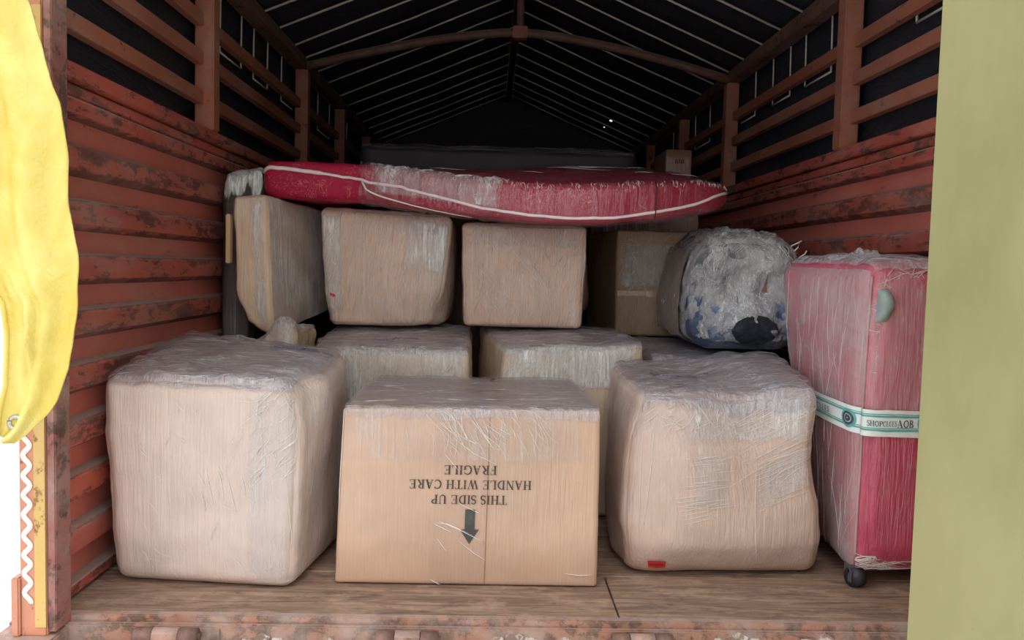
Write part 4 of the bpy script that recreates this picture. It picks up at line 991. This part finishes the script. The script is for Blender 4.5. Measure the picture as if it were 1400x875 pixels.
for k in range(150):
    a = a_px(640) + (.985 - a_px(640)) * random.random(); b = .455 + .03 * random.random(); L = .012 + .03 * random.random()
    mb.tube([matt(min(1, a + .004 * random.uniform(-1, 1) * t), b + L * t, .0082) for t in (0, .5, 1)], [.0002, random.uniform(.0004, .0009), .0002], 4)
for k in range(12):
    a = .36 + .5 * random.random(); b = .56 + .3 * random.random(); w_ = random.uniform(.02, .12)
    mb.tube([matt(a + w_ * t, b + .006 * math.sin(5 * t), .0085) for t in (0, .25, .5, .75, 1)], [.0003, .0007, .001, .0007, .0003], 4)
o = mb.build('film_crease', MAT['crease'], tq, True); o['kind'] = 'stuff'

# dark slab behind it
sl, sr = at(492, 200, y=3.5), at(872, 208, y=3.5)
zt_ = at(690, 199, y=3.5).z
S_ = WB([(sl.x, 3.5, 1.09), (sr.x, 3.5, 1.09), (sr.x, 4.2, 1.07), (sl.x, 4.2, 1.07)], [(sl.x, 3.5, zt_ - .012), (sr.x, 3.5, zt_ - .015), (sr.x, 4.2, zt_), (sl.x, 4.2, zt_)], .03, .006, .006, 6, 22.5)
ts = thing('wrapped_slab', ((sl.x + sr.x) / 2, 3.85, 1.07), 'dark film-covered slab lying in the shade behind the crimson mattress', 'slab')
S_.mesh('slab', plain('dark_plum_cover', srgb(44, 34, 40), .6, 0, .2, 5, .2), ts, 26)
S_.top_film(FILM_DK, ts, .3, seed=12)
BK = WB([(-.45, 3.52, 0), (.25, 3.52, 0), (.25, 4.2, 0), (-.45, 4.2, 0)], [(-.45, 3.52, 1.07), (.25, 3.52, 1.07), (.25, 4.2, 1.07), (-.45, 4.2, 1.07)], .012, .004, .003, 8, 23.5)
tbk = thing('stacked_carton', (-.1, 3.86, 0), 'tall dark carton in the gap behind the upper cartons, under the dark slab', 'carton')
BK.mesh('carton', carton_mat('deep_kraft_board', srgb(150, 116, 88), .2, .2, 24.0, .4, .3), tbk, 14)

# ------------------------------------------------------------------ red suitcase
D_ = WB([(.745, 1.905, .030), (.955, 1.925, .030), (.955, 2.34, .030), (.790, 2.28, .030)], [(.760, 1.905, .762), (.955, 1.925, .768), (.955, 2.34, .765), (.662, 2.25, .765)], .042, .010, .003, 8, 25.5,
        dents=[((.70, 2.12, .55), .2, (-.012, 0, 0))])
td = thing('suitcase', (.87, 2.12, 0), 'upright red suitcase in film with a white printed strap, beside the pillar', 'suitcase')
D_.mesh('shell', MAT['red_case'], td, 44)
D_.patch(lambda a, b: (-1, .97 - 1.94 * a, -.96 + 1.92 * b), 24, 40, 'stretch_wrap', film_mat('case_side_film', .42, .12, .15, 26.0, 60, 4, .4, (.66, .56, .57, 1)), td, .0035, edge=lambda a, b: .35 + 2 * min(a, 1 - a, b, 1 - b))
D_.patch(lambda a, b: (-.97 + 1.94 * a, -1, -.1 + 1.07 * b), 24, 30, 'stretch_wrap', film_mat('case_front_film', .22, .7, 1.2, 27.0, 60, 9, .5, (.95, .88, .9, 1)), td, .0145)
D_.top_film(FILM, td, .05, seed=14, name='top_film')
# raised front panel with a rounded rim, piping along the near corner
def pk(th_, off=.004):
    c_, s_ = math.cos(th_), math.sin(th_)
    return D_.fr(.12 + .84 * math.copysign(abs(c_) ** .4, c_), .0 + .93 * math.copysign(abs(s_) ** .4, s_), off)
def panel(a, b):
    r_ = min(1, b * 1.0); th_ = a * 2 * math.pi; c_, s_ = math.cos(th_), math.sin(th_)
    return D_.fr(.12 + .84 * r_ * math.copysign(abs(c_) ** .4, c_), .93 * r_ * math.copysign(abs(s_) ** .4, s_), .012 * min(1, (1 - b) * 8) ** .5 + .001)
MB().grid(panel, 72, 18).build('front_panel', MAT['red_case'], td, True)
MB().tube([D_.on((-.985, -.99, -.9 + 1.82 * i / 30), .002) for i in range(31)], .0035, 8).build('corner_piping', plain('greyed_piping', srgb(190, 150, 150), .5), td, True)
D_.crinkle(150, .25, (-.5, .95, .25, .95), 'film_crease', td, (.03, .12), .5, seed=23, r=(.0004, .001), mat=None)
D_.crinkle(60, 1.5, (-.95, .95, -.9, .9), 'film_crease', td, (.05, .2), .15, 'l', seed=24, r=(.0002, .0005))
D_.crinkle(60, .1, (-.9, .95, -.97, -.85), 'film_crease', td, (.03, .1), .2, seed=25)
# side grip
ug, vg = D_.uv(1207, 418)
MB().grid(lambda a, b: D_.fr(ug - .13 + .30 * a * (.55 + .45 * math.sin(math.pi * b)), vg - .1 + .2 * b, .016 + .018 * math.sin(math.pi * a) * math.sin(math.pi * b) ** .5), 10, 16).build('grip', MAT['grip'], td, True, fix=False)
# printed strap right round
def strap(face_pts, nv=6):
    pass
path = [(-1, 1 - 2 * i / 20) for i in range(20)] + [(-1 + 2 * i / 20, -1) for i in range(21)]
def strap_pt(s, dz, off=.007):
    if s > 1: off = off + .0105 * min(1, (s - 1) / .06)
    """s runs 0..2: along the left side towards the viewer, then across the front"""
    p = (-1, 1 - 2 * s, 0) if s < 1 else (-1 + 2 * (s - 1), -1, 0)
    zc = .425 - .028 * min(s, 1) + (-.006) * max(0, s - 1)
    v = 2 * (zc + dz - .03) / .735 - 1
    return D_.on((p[0], p[1], v), off)
st = MB().grid(lambda a, b: strap_pt(.02 + 1.96 * a, -.031 + .062 * b), 90, 4).build('strap', MAT['strap'], td, True, fix=False)
for dz, hw in ((.016, .0022), (.021, .001), (-.016, .0022), (-.011, .001)):
    MB().grid(lambda a, b: strap_pt(.02 + 1.96 * a, dz - hw + 2 * hw * b, .0078), 90, 1).build('teal_line', MAT['teal'], st, True, fix=False)
def sfn(s0, ds):
    return lambda dx, dz: strap_pt(s0 + dx * ds, dz, .0086)
# lengths: side about .40 m per unit s, front about .23 m per unit s
print_on(sfn(.55, 2.6), 'SHOPCLUES', .11, .014, 'strap_print', MAT['slate'], st)
print_on(sfn(1.225, 4.35), 'SHOPCLUES', .062, .012, 'strap_print', MAT['slate'], st)
print_on(sfn(1.465, 4.35), 'AOB', .045, .018, 'strap_print', MAT['slate'], st)
def disc(s0, ds, r0, r1, off):
    mb = MB(); n = 20
    pin = [strap_pt(s0 + r0 * math.cos(2 * math.pi * k / n) * ds, r0 * math.sin(2 * math.pi * k / n), off) for k in range(n)]
    pout = [strap_pt(s0 + r1 * math.cos(2 * math.pi * k / n) * ds, r1 * math.sin(2 * math.pi * k / n), off) for k in range(n)]
    return mb.add(pin + pout, [(k, (k + 1) % n, n + (k + 1) % n, n + k) for k in range(n)])
for s0, ds in ((.90, 2.6), (1.70, 4.35)):
    disc(s0, ds, .013, .022, .0086).build('strap_emblem', MAT['teal'], st, True, fix=False)
    disc(s0, ds, .0105, .016, .0092).build('strap_emblem', MAT['slate'], st, True, fix=False)
    disc(s0, ds, .002, .008, .0088).build('strap_emblem', MAT['slate'], st, True, fix=False)
# spinner wheels
for x, y in ((.765, 1.925), (.945, 1.94), (.955, 2.31), (.815, 2.25)):
    wh = MB().tube([(x - .011, y - .008, .0225), (x + .013, y + .004, .0225)], .0225, 18).build('wheel', MAT['black'], td, True)
    f = MB(); f.box(x - .016, x + .018, y - .004, y + .024, .030, .05); f.box(x - .016, x - .0125, y - .012, y + .014, .012, .04); f.box(x + .0145, x + .018, y - .010, y + .016, .012, .04)
    f.build('wheel_fork', plain('grey_fork', srgb(96, 92, 96), .5), wh, False)
# ruffled film ends on the lid
mb = MB(); random.seed(11)
mb.grid(lambda a, b: D_.tp(-.75 + 1.0 * a, -.2 + .35 * b, .004 + .022 * math.sin(math.pi * b) * abs(noise.noise(V((a * 6, 1, 2)))) * 1.6 + .006 * noise.noise(V((a * 20, b * 8, 3)))), 40, 10)
mb.build('film_ruffle', FILM_CR, td, True, fix=False)
X_ = lambda *p: [(1060 + a / 4.605, 330 + b / 4.605) for a, b in p]
D_.strands([X_((680, 310), (705, 220), (760, 150)), X_((740, 540), (830, 560), (930, 560)), X_((725, 590), (728, 680), (724, 765)), X_((560, 550), (640, 570), (740, 550)), X_((640, 660), (740, 800)), X_((760, 410), (900, 385)), X_((770, 460), (880, 500)),
            X_((650, 780), (760, 800), (900, 770)), X_((780, 620), (910, 590))] + [[(1180 + 4 * k, 760 + 3 * k), (1215, 775 + 2 * k), (1246, 782 + 3 * k)] for k in range(7)] + [[(1200 + 3 * k, 600), (1210 + 4 * k, 625)] for k in range(8)], 'film_crease', td, .0009)
